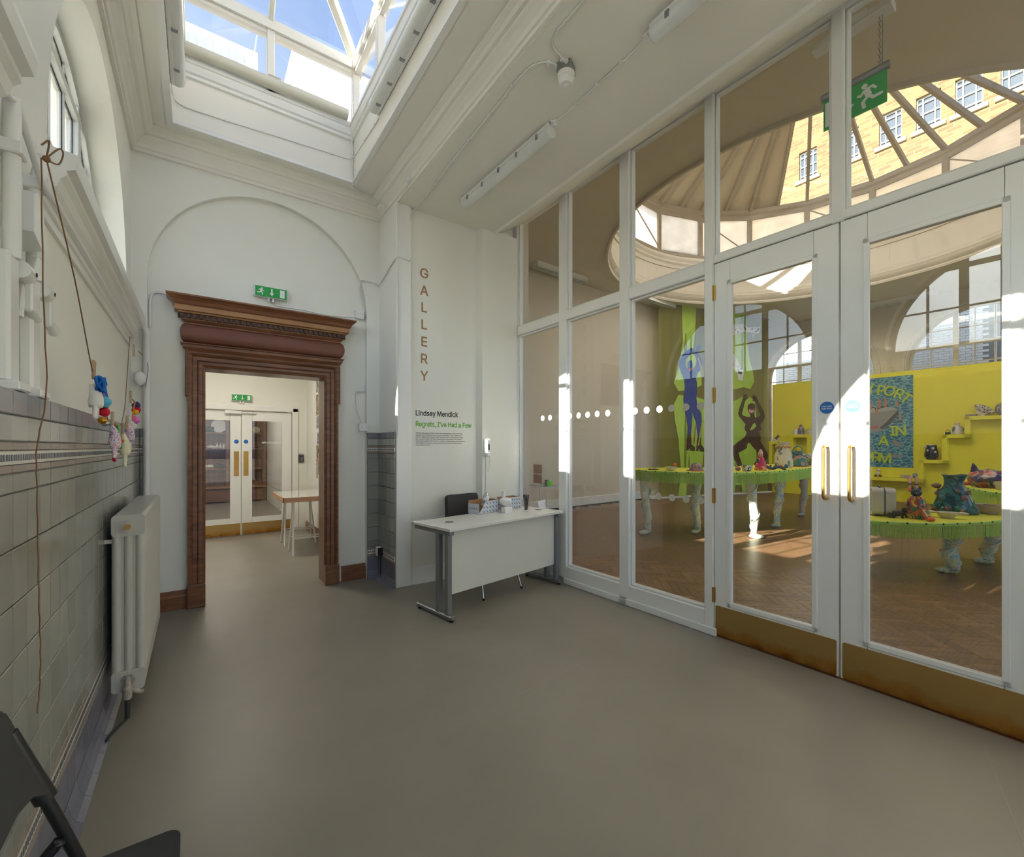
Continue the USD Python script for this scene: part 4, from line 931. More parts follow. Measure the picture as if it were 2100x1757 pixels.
# --- string garland
M['twine'] = flat('brown_twine', (134, 100, 70), 0.9)
M['peg'] = wood('peg_wood', (0.42, 0.30, 0.18), (0.55, 0.42, 0.28), 0.6, (8, 8, 8))
GXL = -0.345
def gp(y, z, dx=0.0): return (GXL + dx, y, z)
st = T('string_garland', 'brown twine tied in a bow on the window ledge and strung along the left wall', 'string')
st.add('string', tube(smooth_path([gp(1.706, 2.177, 0.01), gp(1.98, 1.94, 0.02), gp(2.276, 1.684, 0.02), gp(2.49, 1.585, 0.02), gp(2.703, 1.506, 0.015), gp(2.90, 1.50), gp(3.10, 1.505), gp(3.242, 1.535), gp(3.36, 1.62), gp(3.41, 1.70), gp(3.50, 1.88), gp(3.599, 2.079)], 6), 0.0019, 6), M['twine'], smooth=True)
tp = np.array([gp(1.706, 2.177), gp(1.725, 1.82), gp(1.757, 1.557), gp(1.764, 1.40), gp(1.766, 1.286), gp(1.776, 1.10), gp(1.786, 0.94), gp(1.80, 0.82), gp(1.79, 0.72), gp(1.765, 0.66)])
tp[3:, 0] += -0.02
st.add('string_tail', tube(smooth_path(tp, 6) + np.c_[np.zeros(55), 0.004 * np.sin(np.arange(55) * 1.9), np.zeros(55)], 0.0018, 6), M['twine'], smooth=True)
st.add('bow', [tube(smooth_path([gp(1.706, 2.18, 0.01), gp(1.73, 2.225, 0.03), gp(1.775, 2.235, 0.03), gp(1.78, 2.205, 0.02), gp(1.73, 2.185, 0.01), gp(1.706, 2.18, 0.01)], 6), 0.0021, 6), tube(smooth_path([gp(1.706, 2.18, 0.01), gp(1.68, 2.215, 0.02), gp(1.66, 2.19, 0.01)], 5), 0.0021, 6), ball(0.009, gp(1.706, 2.177, 0.01), 1)], M['twine'])
def peg(y, z, tilt, label):
    t = T('clothes_peg', label, 'clothes peg', None)
    for s in (-1, 1):
        t.add('jaw', mv(mv(bx(-0.005, 0.005, -0.004, 0.004, -0.035, 0.037, 0.002), (0, s * 0.006, 0), rx=-s * 0.13), gp(y, z, 0.022), rx=tilt), M['peg'])
    t.add('spring', mv(cyl(0.005, (-0.006, 0, 0), (0.006, 0, 0), 8), gp(y, z, 0.022)), M['steel'])
peg(2.285, 1.690, -0.15, 'wooden clothes peg above the blue pipe cleaner coil')
peg(2.733, 1.525, 0.0, 'wooden clothes peg at the lowest point of the string')
peg(3.085, 1.49, 0.1, 'wooden clothes peg above the pale yellow stuffed glove')
peg(3.245, 1.535, 0.0, 'wooden clothes peg above the purple patterned stuffed glove')
peg(3.415, 1.69, 0.05, 'wooden clothes peg above the pom-pom cluster on the right')
peg(3.56, 1.99, 0.05, 'wooden clothes peg near the top right end of the string')
PM = {k: flat('pom_' + k, c, 0.95) for k, c in dict(lightblue=(96, 180, 214), red=(200, 24, 52), pink=(226, 120, 196), purple=(70, 54, 120), yellow=(230, 190, 50), orange=(206, 120, 40), green=(90, 200, 90), white=(232, 230, 224), cream=(228, 222, 190), blue=(28, 110, 190)).items()}
PM['gold'] = flat('gold_bell', (196, 140, 40), 0.2, 0.9); PM['silver'] = flat('silver_bell', (190, 190, 196), 0.2, 0.9)
PM['print'] = glaze('printed_fabric', [(226, 222, 222), (150, 120, 180), (232, 228, 226), (224, 170, 190), (230, 228, 226)], 60, 0.9)
def pom(t, key, y, z, r, dx=0.03): t.add('pom_pom', ball(r, gp(y, z, dx), 2, lump=r * 0.22, seed=int(y * 99), freq=160), PM[key], smooth=True)
def glove(t, y, z, L, key, tipkey=None, lean=0.0):
    t.add('stuffed_glove', [tube(smooth_path([gp(y, z, 0.02), gp(y + lean * 0.3, z - L * 0.3, 0.03), gp(y + lean * 0.6, z - L * 0.62, 0.03)], 4), np.interp(np.linspace(0, 1, 9), [0, .35, .8, 1], [0.008, 0.018, 0.024, 0.020]), 10)] +
          [tube([gp(y + lean * 0.6 + k * 0.011, z - L * 0.58, 0.03), gp(y + lean + k * 0.017, z - L * (0.97 - 0.05 * abs(k)), 0.03)], [0.009, 0.006], 8) for k in (-1.2, -0.4, 0.4, 1.2)], PM[key], smooth=True)
    if tipkey: t.add('fingertip', [ball(0.0075, gp(y + lean + k * 0.017, z - L * (0.97 - 0.05 * abs(k)), 0.03), 1) for k in (-1.2, -0.4)], PM[tipkey])
t = T('glove_creature', 'stuffed white glove with blue pipe cleaner coils, pom-poms and bells', 'craft toy')
glove(t, 2.27, 1.635, 0.14, 'white')
a_ = np.linspace(0, 1, 120)
t.add('pipe_cleaner', tube(np.c_[GXL + 0.045 + 0.012 * np.cos(a_ * 50), 2.262 + (0.022 - 0.014 * a_) * np.cos(a_ * 38), 1.635 + (0.03 - 0.016 * a_) * np.sin(a_ * 38)], 0.0045, 6), PM['blue'], smooth=True)
t.add('pipe_cleaner', tube(np.c_[GXL + 0.04 + 0.01 * np.sin(a_ * 60), 2.285 + 0.085 * a_ + 0.012 * np.cos(a_ * 60), 1.645 - 0.06 * a_ + 0.012 * np.sin(a_ * 60)], 0.004, 6), PM['blue'], smooth=True)
t.add('pipe_cleaner', tube(smooth_path([gp(2.36, 1.60, 0.04), gp(2.32, 1.565, 0.04), gp(2.345, 1.575, 0.04), gp(2.34, 1.55, 0.04), gp(2.375, 1.555, 0.04)], 5), 0.0045, 6), PM['blue'], smooth=True)
for k, y, z, r in (('lightblue', 2.292, 1.572, 0.021), ('red', 2.298, 1.533, 0.017)): pom(t, k, y, z, r, 0.05)
for k, y, z, r in (('gold', 2.262, 1.500, 0.014), ('silver', 2.315, 1.492, 0.013)): t.add('bell', ball(r, gp(y, z, 0.05), 2), PM[k], smooth=True)
t.add('crayon_stripe', [bx(GXL + 0.05, GXL + 0.053, 2.268, 2.295, z, z + 0.004) for z in (1.596, 1.604, 1.611)], PM['pink'])
t = T('glove_creature', 'stuffed white glove with brown and green pipe cleaner arms and a red tip', 'craft toy')
glove(t, 2.733, 1.50, 0.17, 'print', 'red')
for key, pts in (('orange', [gp(2.735, 1.505, 0.03), gp(2.80, 1.47, 0.035), gp(2.87, 1.43, 0.035), (GXL + .035, 2.91, 1.425)]), ('orange', [gp(2.745, 1.50, 0.03), gp(2.86, 1.46, 0.03), gp(2.96, 1.435, 0.03), gp(3.03, 1.432, 0.03)]), ('green', [gp(2.74, 1.50, 0.04), gp(2.77, 1.46, 0.04), gp(2.79, 1.42, 0.04), gp(2.84, 1.395, 0.04)])):
    t.add('pipe_cleaner', tube(smooth_path(pts, 5), 0.005, 6), PM[key], smooth=True)
t = T('glove_creature', 'long pale yellow stuffed glove hanging fingers down from a peg', 'craft toy')
glove(t, 3.09, 1.475, 0.19, 'cream')
t = T('glove_creature', 'stuffed white glove with purple pattern and yellow fingertips', 'craft toy')
glove(t, 3.25, 1.54, 0.17, 'print', 'yellow', 0.05)
t = T('glove_creature', 'white glove with a pink head and a cluster of bright pom-poms', 'craft toy')
glove(t, 3.34, 1.57, 0.10, 'white', None, 0.08)
for k, y, z, r in (('purple', 3.43, 1.645, 0.02), ('pink', 3.46, 1.635, 0.016), ('red', 3.43, 1.617, 0.021), ('yellow', 3.40, 1.603, 0.015), ('pink', 3.365, 1.555, 0.023)): pom(t, k, y, z, r, 0.045)
t.add('twine_loop', tube([gp(3.42, 1.69, 0.02), gp(3.43, 1.66, 0.04)], 0.003, 5), M['twine'])
t.add('pipe_cleaner', tube(smooth_path([gp(3.41, 1.66, 0.04), gp(3.35, 1.60, 0.04), gp(3.30, 1.55, 0.04)], 4), 0.004, 6), PM['orange'])

# --- radiator
M['radpaint'] = paint('cream_radiator_paint', (0.56, 0.545, 0.49), 0.32, 0.03, 3.0, 0.05, 30)
rd = T('radiator', 'tall cream cast iron column radiator against the grey tiled wall', 'radiator')
nS, y0r, y1r = 24, 3.05, 4.215
def section(y, th, endface):
    xs = (-0.346, -0.299, -0.252); ms = []
    for x in xs:
        sec = sg.Point(x, 0).buffer(0.0175, 8); sec = sa.scale(sec, 1.18, th / 0.035 * 0.98, origin=(x, 0))
        ms.append(mv(prism(sec, 0.80), (0, y, 0.20)))
    for z0, z1 in ((0.125, 0.235), (0.935, 1.045)):
        g = sg.box(-0.366, z0, -0.232, z1).buffer(-0.018).buffer(0.018)
        ms.append(xz(prism(g, th * 0.96), y - th * 0.48))
    for x in (-0.3225, -0.2755): ms.append(bx(x - 0.01, x + 0.01, y - th * 0.22, y + th * 0.22, 0.2, 0.97))
    return cat_(ms)
th = (y1r - y0r) / nS
for k in range(nS): rd.add('section', section(y0r + th * (k + 0.5), th, k == 0), M['radpaint'], smooth=35)
rd.add('boss', [cyl(0.034, (-0.299, y0r + 0.005, 0.985), (-0.299, y0r - 0.008, 0.985), 24), cyl(0.024, (-0.299, y0r, 0.985), (-0.299, y0r - 0.016, 0.985), 6)], M['radpaint'])
rd.add('bleed_valve', cyl(0.014, (-0.299, y0r - 0.014, 0.985), (-0.299, y0r - 0.024, 0.985), 12), M['brass'])
rd.add('valve', [cyl(0.03, (-0.299, y0r + 0.01, 0.185), (-0.299, y0r - 0.012, 0.185), 6), lathe([(0.018, 0.10), (0.02, 0.12), (0.02, 0.155), (0.016, 0.165), (0.012, 0.20), (0.007, 0.215)], 14, (-0.299, y0r - 0.03, 0)), tube([(-0.299, y0r - 0.03, 0.15), (-0.24, y0r - 0.01, 0.11)], 0.012, 8)], paint('old_valve_paint', (0.42, 0.38, 0.32), 0.5, 0.25, 30))
rd.add('pipe_tail', tube([(-0.299, y0r - 0.03, 0.11), (-0.299, y0r - 0.03, 0.0)], 0.011, 10), M['dark'])
rd.add('wall_bracket', [bx(-0.40, -0.36, y0r + 0.02, y0r + 0.035, 0.90, 0.92), bx(-0.40, -0.36, y1r - 0.05, y1r - 0.03, 0.90, 0.92), bx(-0.34, -0.26, y1r - 0.05, y1r - 0.02, 0.0, 0.13)], M['radpaint'])
cable('thin grey cable on the floor by the radiator pipe', [(-0.30, 3.00, 0.006), (-0.33, 2.93, 0.006), (-0.355, 2.84, 0.008), (-0.35, 2.82, 0.012)], 0.006, m=M['dark'])

# --- folding chair in the near corner
fc = T('folding_chair', 'black folding chair at the lower left beside the tiled wall', 'chair')
M['chairpad'] = paint('charcoal_chair_seat', (0.035, 0.035, 0.037), 0.6, 0.08, 30)
M['sleeve'] = paint('black_chair_frame', (0.012, 0.012, 0.013), 0.3, 0.05, 8)
for yy in (1.33, 0.93):
    fc.add('frame', tube(smooth_path([(-0.335, yy, 0.86), (-0.27, yy, 0.68), (-0.21, yy, 0.50), (-0.06, yy, 0.02)], 5), 0.0115, 12), M['sleeve'], smooth=True)
    fc.add('rear_leg', tube(smooth_path([(-0.236, yy - 0.03, 0.58), (-0.26, yy - 0.035, 0.55), (-0.285, yy - 0.035, 0.49), (-0.31, yy - 0.03, 0.36), (-0.355, yy - 0.02, 0.012)], 6), 0.0115, 12), M['sleeve'], smooth=True)
    fc.add('rivet', ball(0.007, (-0.236, yy + (0.012 if yy > 1 else -0.012), 0.578), 2, (1, 0.5, 1)), M['chrome'], smooth=True)
    fc.add('sleeve', tube(smooth_path([(-0.318, yy, 0.815), (-0.262, yy, 0.66)], 3), [0.0165, 0.017, 0.0175, 0.019], 14), M['sleeve'], smooth=40)
bkp = sg.Polygon([(1.34, 0.86), (1.34, 0.70), (1.315, 0.675), (1.27, 0.705), (1.2, 0.72), (1.06, 0.72), (0.99, 0.705), (0.945, 0.675), (0.92, 0.70), (0.92, 0.86)]).buffer(-0.01).buffer(0.01)
bk = yz(prism(bkp, 0.014), 0); v = bk.vertices; v[:, 0] += -0.272 - (v[:, 2] - 0.68) * 0.36; bk.vertices = v
fc.add('backrest', bk, M['chairpad'])
seatp = sg.Polygon([(-0.02, 0.945), (-0.02, 1.355), (-0.24, 1.36), (-0.245, 0.94)]).buffer(-0.03).buffer(0.03)
seatp = sg.Polygon([(-0.245, 0.925), (-0.035, 0.925), (-0.035, 1.365), (-0.245, 1.365)]).buffer(-0.03).buffer(0.03)
fc.add('seat', [mv(prism(seatp, 0.022), (0, 0, 0.445)), mv(prism(seatp.buffer(-0.012), 0.01), (0, 0, 0.463))], M['chairpad'])
fc.add('foot', [bx(-0.07, -0.045, yy - 0.015, yy + 0.015, 0, 0.03, 0.004) for yy in (1.33, 0.93)] + [bx(-0.37, -0.34, yy - 0.035, yy - 0.005, 0, 0.03, 0.004) for yy in (1.33, 0.93)], M['black'])

# --- reception desk
DA = math.radians(10.0); DO = (1.622, 3.15, 0)
dk = T('reception_desk', 'white topped reception desk with grey cantilever legs', 'desk', loc=DO, rz=DA)
DL, DD, DH = 1.44, 0.52, 0.75
dk.add('desktop', bx(0, DL, 0, DD, DH - 0.025, DH, 0.003), paint('desk_white', (0.74, 0.74, 0.71), 0.3, 0.01))
dk.add('modesty_panel', bx(0.052, DL - 0.05, 0.075, 0.093, 0.20, DH - 0.027, 0.001), paint('desk_panel', (0.70, 0.69, 0.62), 0.4, 0.01))
M['deskleg'] = flat('desk_leg_grey', (128, 130, 132), 0.4, 0.3)
for x in (0.012, DL - 0.06):
    for y in (0.045, 0.17): dk.add('upright', bx(x, x + 0.048, y, y + 0.045, 0.045, DH - 0.05, 0.006), M['deskleg'])
    dk.add('foot_bar', bx(x - 0.002, x + 0.05, 0.0, 0.50, 0.018, 0.052, 0.01), M['deskleg'])
    dk.add('support_rail', bx(x, x + 0.048, 0.02, 0.52, DH - 0.06, DH - 0.026, 0.003), M['deskleg'])
    dk.add('levelling_foot', [cyl(0.016, (x + 0.024, y, 0), (x + 0.024, y, 0.02), 12) for y in (0.03, 0.47)], M['black'])
for x in (0.20, DL - 0.13): dk.add('cable_grommet', cyl(0.036, (x, 0.27 if x < 1 else 0.22, DH - 0.001), (x, 0.27 if x < 1 else 0.22, DH + 0.003), 24), flat('grommet_grey', (112, 114, 112), 0.5))
oc = T('office_chair', 'black upholstered chair with thin chrome legs behind the reception desk', 'chair', loc=(2.32, 3.80, 0), rz=DA)
oc.add('backrest', mv(axes(prism(sg.box(-0.205, 0.50, 0.205, 0.925).buffer(-0.045).buffer(0.045), 0.05), (0, 0.30, 0), (1, 0, 0), (0, 0, 1), (0, -1, 0)), rx=-0.06), M['chairpad'], smooth=30)
oc.add('seat', bx(-0.215, 0.215, -0.17, 0.26, 0.41, 0.46, 0.02), M['chairpad'])
for x in (-0.25, 0.25):
    for y in (-0.30, 0.14): oc.add('leg', tube([(x * 0.8, y * 0.6, 0.42), (x, y, 0.01)], 0.009, 10), M['chrome'], smooth=True)
    oc.add('back_post', tube(smooth_path([(x * 0.7, 0.10, 0.42), (x * 0.7, 0.25, 0.46), (x * 0.7, 0.285, 0.60)]), 0.009, 8), M['chrome'], smooth=True)
oc.add('leg_tip', [cyl(0.012, (x, y, 0), (x, y, 0.02), 10) for x in (-0.25, 0.25) for y in (-0.30, 0.14)], M['black'])
# things on the desk
M['board_in'] = flat('brown_cardboard', (170, 128, 96), 0.8)
M['board_out'] = flat('pale_printed_card', (196, 202, 210), 0.6)
M['stampblue'] = flat('blue_print', (70, 86, 128), 0.6)
M['bagfilm'] = material('plastic_film', {'p': ('principled_bsdf', {'base_color': (0.86, 0.87, 0.86), 'roughness': 0.22, 'alpha': 0.75, 'transmission_weight': 0.0}), })
M['foil'] = flat('silver_film', (190, 192, 196), 0.25, 0.6)
def carton(label, loc, rz, w, d, h, low):
    """shelf-ready carton: printed outside, brown inside, front cut down in a slope at the left end"""
    t = T('display_carton', label, 'box', loc=loc, rz=rz)
    th_ = 0.004
    fp = sg.Polygon([(0.0, 0), (w, 0), (w, h), (0.10, h * 0.93), (0.005, 0.012)]) if low else sg.box(0, 0, w, h)
    t.add('front_panel', axes(prism(fp, th_), (0, 0, 0), (1, 0, 0), (0, 0, 1), (0, 1, 0)), M['board_out'])
    t.add('back_panel', bx(0, w, d - th_, d, 0, h * 1.02), M['board_in'])
    t.add('end_panel', axes(prism(sg.box(0, 0, d, h * 0.80).buffer(-0.008).buffer(0.008), th_), (-th_, 0, 0), (0, 1, 0), (0, 0, 1), (1, 0, 0)), M['board_out'])
    t.add('end_panel', bx(w - th_, w, 0, d, 0, h), M['board_in'])
    t.add('base', bx(0, w, 0, d, 0, th_), M['board_in'])
    pr = []
    for i in range(5):
        for j in range(3):
            x, z = 0.07 + i * (w - 0.1) / 4, 0.02 + j * h * 0.32
            if sg.Point(x, z).within(fp.buffer(-0.012)): pr.append(mv(bx(-0.012, 0.012, -0.001, 0.001, -0.003, 0.003), (x, -0.0005, z), ry=0.9))
    t.add('printed_marks', cat_(pr), M['stampblue'])
    pe = [mv(bx(-0.001, 0.001, -0.010, 0.010, -0.003, 0.003), (-th_ - 0.0005, y, z), rx=1.0) for y in np.linspace(0.025, d - 0.025, 4) for z in (h * 0.42,)]
    t.add('printed_marks', cat_(pe), M['stampblue'])
    return t
carton('pale blue printed carton, cut open at the left end of the row on the desk', (2.20, 3.665, DH), 0.26, 0.275, 0.145, 0.125, True)
carton('pale blue printed carton behind the glass of pencils', (2.57, 3.76, DH), 0.20, 0.24, 0.12, 0.125, False)
def crumple(r, loc, s, seed, amp): return ball(r, loc, 3, s, amp, seed, 22)
t = T('foil_bag', 'crumpled silver foil bag standing in the open printed carton', 'bag', loc=(2.33, 3.76, DH))
t.add('film', [crumple(0.045, (0, 0, 0.10), (1.0, 0.7, 1.5), 3, 0.02), crumple(0.03, (0.02, 0.01, 0.165), (1.1, 0.7, 0.8), 4, 0.014)], M['foil'])
t = T('plastic_bag', 'clear plastic bag of white tissues propped between the two cartons', 'bag', loc=(2.53, 3.70, DH))
t.add('film', [crumple(0.07, (0, 0, 0.105), (1.0, 0.6, 0.62), 8, 0.018), crumple(0.032, (-0.01, 0.02, 0.175), (0.8, 0.6, 1.4), 9, 0.014)], M['bagfilm'])
t.add('contents', bx(-0.05, 0.06, -0.025, 0.03, 0.065, 0.125, 0.01), M['wprint'])
t = T('small_box', 'small plain white card box at the front edge of the desk', 'box', loc=(2.455, 3.59, DH), rz=DA)
t.add('tray', bx(0, 0.10, 0, 0.06, 0, 0.052, 0.002), M['wprint'])
t = T('pencil_glass', 'clear drinking glass full of black pencils on the desk', 'glass', loc=(2.715, 3.60, DH))
t.add('tumbler', lathe([(0.027, 0), (0.029, 0.01), (0.036, 0.112), (0.034, 0.112), (0.026, 0.012)], 24), M['glass'], smooth=40)
t = T('pencil', 'bunch of black pencils standing in the drinking glass on the desk', 'pencil', 'pencils in the glass', loc=(2.715, 3.60, DH))
pl0 = t; t.add('barrel', tube([(0.006, 0, 0.012), (0.02, 0.01, 0.158)], 0.0036, 6), M['black']); t.add('tip', tube([(0.02, 0.01, 0.158), (0.0208, 0.0105, 0.168)], [0.0036, 0.0008], 6), M['dark'])
pl0.prim.SetCustomDataByKey('label', 'black pencil standing with others in the drinking glass on the desk')
for k in range(1, 11): copy(pl0, 'black pencil standing with others in the drinking glass on the desk', (2.715 + 0.006 * math.cos(k * 2.1), 3.60 + 0.006 * math.sin(k * 2.1), DH), k * 0.6)
t = T('folded_card', 'folded white card standing open near the right end of the desk', 'card', loc=(2.90, 3.60, DH), rz=DA)
t.add('base_leaf', bx(0, 0.14, 0, 0.09, 0, 0.004), M['wprint'])
t.add('upright_leaf', quad([(0.0, 0.02, 0.004), (0.085, 0.0, 0.004), (0.14, 0.05, 0.09), (0.04, 0.07, 0.075)], 0.003), flat('pale_lilac_card', (206, 204, 216), 0.7))

# --- the room beyond: light table, photographs, keypad, office dresser
lt = T('light_table', 'white topped table with wooden edge on white trestles beyond the doorcase', 'table')
lt.add('tabletop', [bx(0.88, 1.47, 6.25, 7.22, 0.718, 0.752, 0.003)], M['wprint'])
lt.add('wooden_edge', [bx(0.872, 0.88, 6.242, 7.228, 0.69, 0.752), bx(0.872, 1.478, 6.242, 6.25, 0.69, 0.752), bx(0.872, 1.478, 7.22, 7.228, 0.69, 0.752)], flat('pale_ply', (192, 150, 120), 0.6))
lt.add('glass_top', bx(0.88, 1.47, 6.25, 7.22, 0.7525, 0.756), M['glass'])
for yy in (6.42, 7.10):
    for x, dx_ in ((1.02, -0.03), (1.34, 0.06)):
        for s in (-1, 1): lt.add('leg', bar((x, yy, 0.69), (x + dx_, yy + s * 0.17, 0.0), 0.011, 0.011), M['white'])
    lt.add('stretcher', [bx(1.0, 1.40, yy - 0.085, yy - 0.07, 0.20, 0.215), bx(1.0, 1.40, yy + 0.07, yy + 0.085, 0.20, 0.215)], M['white'])
kp = T('keypad', 'grey door entry keypad on the white wall right of the white doors', 'keypad', loc=(1.418, 8.195, 1.205))
kp.add('case', bx(-0.04, 0.04, -0.025, 0.004, -0.07, 0.07, 0.005), flat('keypad_grey', (96, 98, 98), 0.4, 0.4))
kp.add('panel', bx(-0.03, 0.03, -0.028, -0.024, -0.06, 0.045), M['dark'])
for i in range(3):
    for j in range(4): kp.add('key', bx(-0.024 + i * 0.018, -0.012 + i * 0.018, -0.031, -0.027, -0.05 + j * 0.019, -0.037 + j * 0.019, 0.001), M['steel'])
phs = [glaze('photo_%d' % k, c, 9, 0.5) for k, c in enumerate(([(60, 62, 74), (150, 150, 160), (90, 90, 110), (200, 200, 205)], [(110, 80, 70), (190, 160, 120), (80, 70, 70), (210, 190, 150)], [(120, 120, 165), (180, 180, 205), (90, 92, 130), (215, 214, 222)]))]
spots = [(6.86, 2.27, .10, .17), (6.73, 2.24, .10, .16), (6.55, 2.20, .13, .2), (6.42, 2.22, .12, .24), (6.85, 2.0, .14, .3), (6.62, 1.98, .09, .13), (6.36, 2.04, .09, .15), (6.44, 1.86, .13, .3), (6.60, 1.80, .12, .16), (6.83, 1.75, .12, .18), (6.34, 1.69, .1, .2),
         (6.58, 1.56, .15, .38), (6.80, 1.52, .1, .17), (6.82, 1.30, .16, .25), (6.43, 1.38, .12, .2), (6.60, 1.26, .09, .22), (6.35, 1.24, .14, .2), (6.49, 1.16, .1, .16), (6.74, 1.10, .09, .2), (6.86, 1.06, .08, .22), (6.57, 1.0, .13, .14), (6.30, 2.25, .1, .2), (6.28, 1.44, .1, .2)]
ph0 = None
for k, (y, z, w, h) in enumerate(spots):
    t = T('photograph', 'small unframed photograph pinned among others on the wall beyond the doorcase', 'photograph', 'photographs pinned on the wall beyond the doorcase')
    y, z, w, h = y * 1.074, 1.4 + (z - 1.4) * 1.074, w * 1.07, h * 1.07
    t.add('print', bx(1.502, 1.5045, y - w / 2, y + w / 2, z - h / 2, z + h / 2), phs[k % 3])
cw = T('dresser', 'brown matchboarded wooden dresser with shelves seen through the white doors', 'dresser')
M['dresser'] = wood('dresser_wood', (0.16, 0.065, 0.03), (0.28, 0.13, 0.06), 0.45)
for k in range(19): cw.add('plank', bx(-0.66 + k * 0.11, -0.553 + k * 0.11, 13.62, 13.645, 0, 2.55, 0.004), M['dresser'])
for x in (-0.66, 0.60, 1.42): cw.add('upright', bx(x - 0.035, x + 0.035, 13.22, 13.62, 0, 2.55, 0.006), M['dresser'])
for z in (0.86, 1.36, 1.76): cw.add('shelf', bx(-0.66, 1.42, 13.26, 13.63, z - 0.03, z, 0.003), M['dresser'])
cw.add('counter', bx(-0.68, 1.45, 13.15, 13.63, 0.36, 0.41, 0.006), M['oak'])
for k in range(3): cw.add('drawer', bx(-0.62 + k * 0.68, 0.02 + k * 0.68, 13.20, 13.6, 0.03, 0.345, 0.01), M['dresser'])
cw.add('backing', bx(-0.7, 1.46, 13.645, 13.66, 0, 2.55), M['dark'])
E2 = [('plate', 'white patterned dish upright on the top shelf of the brown dresser', [axes(lathe([(0.0, 0), (0.14, 0.01), (0.17, 0.03), (0.165, 0.035), (0.13, 0.02)], 24), (0.43, 13.5, 1.93), (1, 0, 0), (0, 0, 1), (0, -1, 0))], 'wprint'),
      ('plant_pot', 'dark leafy pot on the top shelf of the dresser', [ball(0.09, (0.22, 13.45, 1.84), 2, (1.3, 1, 0.8), 0.03, 5)], 'dark'),
      ('vase', 'tiny white bottles on the middle shelf of the dresser', [lathe([(0.025, 0), (0.028, 0.07), (0.01, 0.1), (0.01, 0.13)], 12, (0.53 + 0.07 * k, 13.45, 1.36)) for k in range(1)], 'wprint'),
      ('vase', 'tiny white bottle in the middle of three on the dresser', [lathe([(0.025, 0), (0.028, 0.07), (0.01, 0.1), (0.01, 0.13)], 12, (0.46, 13.45, 1.36))], 'wprint'),
      ('vase', 'tiny white bottle left of three on the dresser', [lathe([(0.025, 0), (0.028, 0.07), (0.01, 0.1), (0.01, 0.13)], 12, (0.39, 13.45, 1.36))], 'wprint'),
      ('ornament', 'pale boat-shaped ornament on the middle dresser shelf', [ball(0.1, (0.30, 13.45, 1.40), 2, (1.2, 0.5, 0.4), 0.02, 7)], 'wprint'),
      ('ornament', 'white lumpy ornament on the low dresser shelf', [ball(0.09, (0.22, 13.45, 0.905), 2, (1.2, 0.8, 0.55), 0.03, 9)], 'wprint'),
      ('ornament', 'dark patterned ornament on the low dresser shelf', [ball(0.1, (0.45, 13.45, 0.92), 2, (1.2, 0.8, 0.65), 0.03, 11)], 'dark'),
      ('ornament', 'cream mask ornament on the right dresser shelf', [ball(0.1, (1.25, 13.45, 1.84), 2, (0.9, 0.7, 0.9), 0.02, 13)], 'sill'),
      ('ornament', 'dark tray of things on the right lower shelf of the dresser', [ball(0.1, (1.22, 13.45, 1.41), 2, (1.3, 0.7, 0.5), 0.03, 15)], 'redwood')]
for nm, lb, ms, mt in E2: thing1(nm, ms, M[mt], lb, nm.replace('_', ' '), smooth=True)
t = T('cupboard', 'tall grey panelled cupboard right of the dresser in the office', 'cupboard')
t.add('carcass', bx(1.47, 1.62, 9.9, 13.2, 0, 2.6), M['gloss'])
t.add('door_panel', bx(1.455, 1.47, 10.6, 12.9, 0.45, 2.3, 0.006), M['gloss'])
# ================================================================== THE EXHIBITION
FIG_BLUE = [(1.02,4.14),(0.85,4.06),(0.72,3.92),(0.64,3.75),(0.63,3.59),(0.7,3.44),(0.79,3.28),(0.81,3.09),(0.8,2.89),(0.76,2.73),(0.79,2.47),(0.87,2.19),(0.92,1.96),(0.91,1.75),(1.04,1.75),(1.07,2.03),(1.09,2.26),(1.05,2.45),(1.12,2.29),(1.23,2.1),(1.26,1.87),(1.29,1.65),(1.39,1.67),(1.43,2.03),(1.41,2.33),(1.29,2.52),(1.24,2.78),(1.26,2.95),(1.27,3.18),(1.23,3.31),(1.29,3.47),(1.44,3.65),(1.45,3.81),(1.36,3.95),(1.29,4.06),(1.29,4.12),(1.42,4.18),(1.35,4.2),(1.43,4.25),(1.32,4.22),(1.36,4.28),(1.27,4.24),(1.25,4.19),(1.23,4.09),(1.26,3.9),(1.23,3.7),(1.14,3.6),(1.09,3.56),(1.09,3.69),(1.07,3.79),(1.0,3.81),(0.92,3.76),(0.91,3.64),(0.93,3.55),(0.87,3.58),(0.81,3.7),(0.83,3.8),(0.93,3.9),(1.08,4.01),(1.12,3.97),(1.11,4.03),(1.18,3.99),(1.13,4.07),(1.19,4.06),(1.13,4.11),(1.18,4.15),(1.09,4.13),(1.05,4.17)]
BOOT1 = [(0.91,1.75),(0.88,1.54),(0.87,1.31),(0.95,1.31),(0.97,1.38),(1.02,1.3),(1.18,1.29),(1.19,1.39),(1.06,1.47),(1.04,1.75)]
BOOT2 = [(1.29,1.65),(1.26,1.57),(1.24,1.29),(1.31,1.29),(1.32,1.38),(1.38,1.28),(1.51,1.27),(1.51,1.36),(1.4,1.47),(1.39,1.67)]
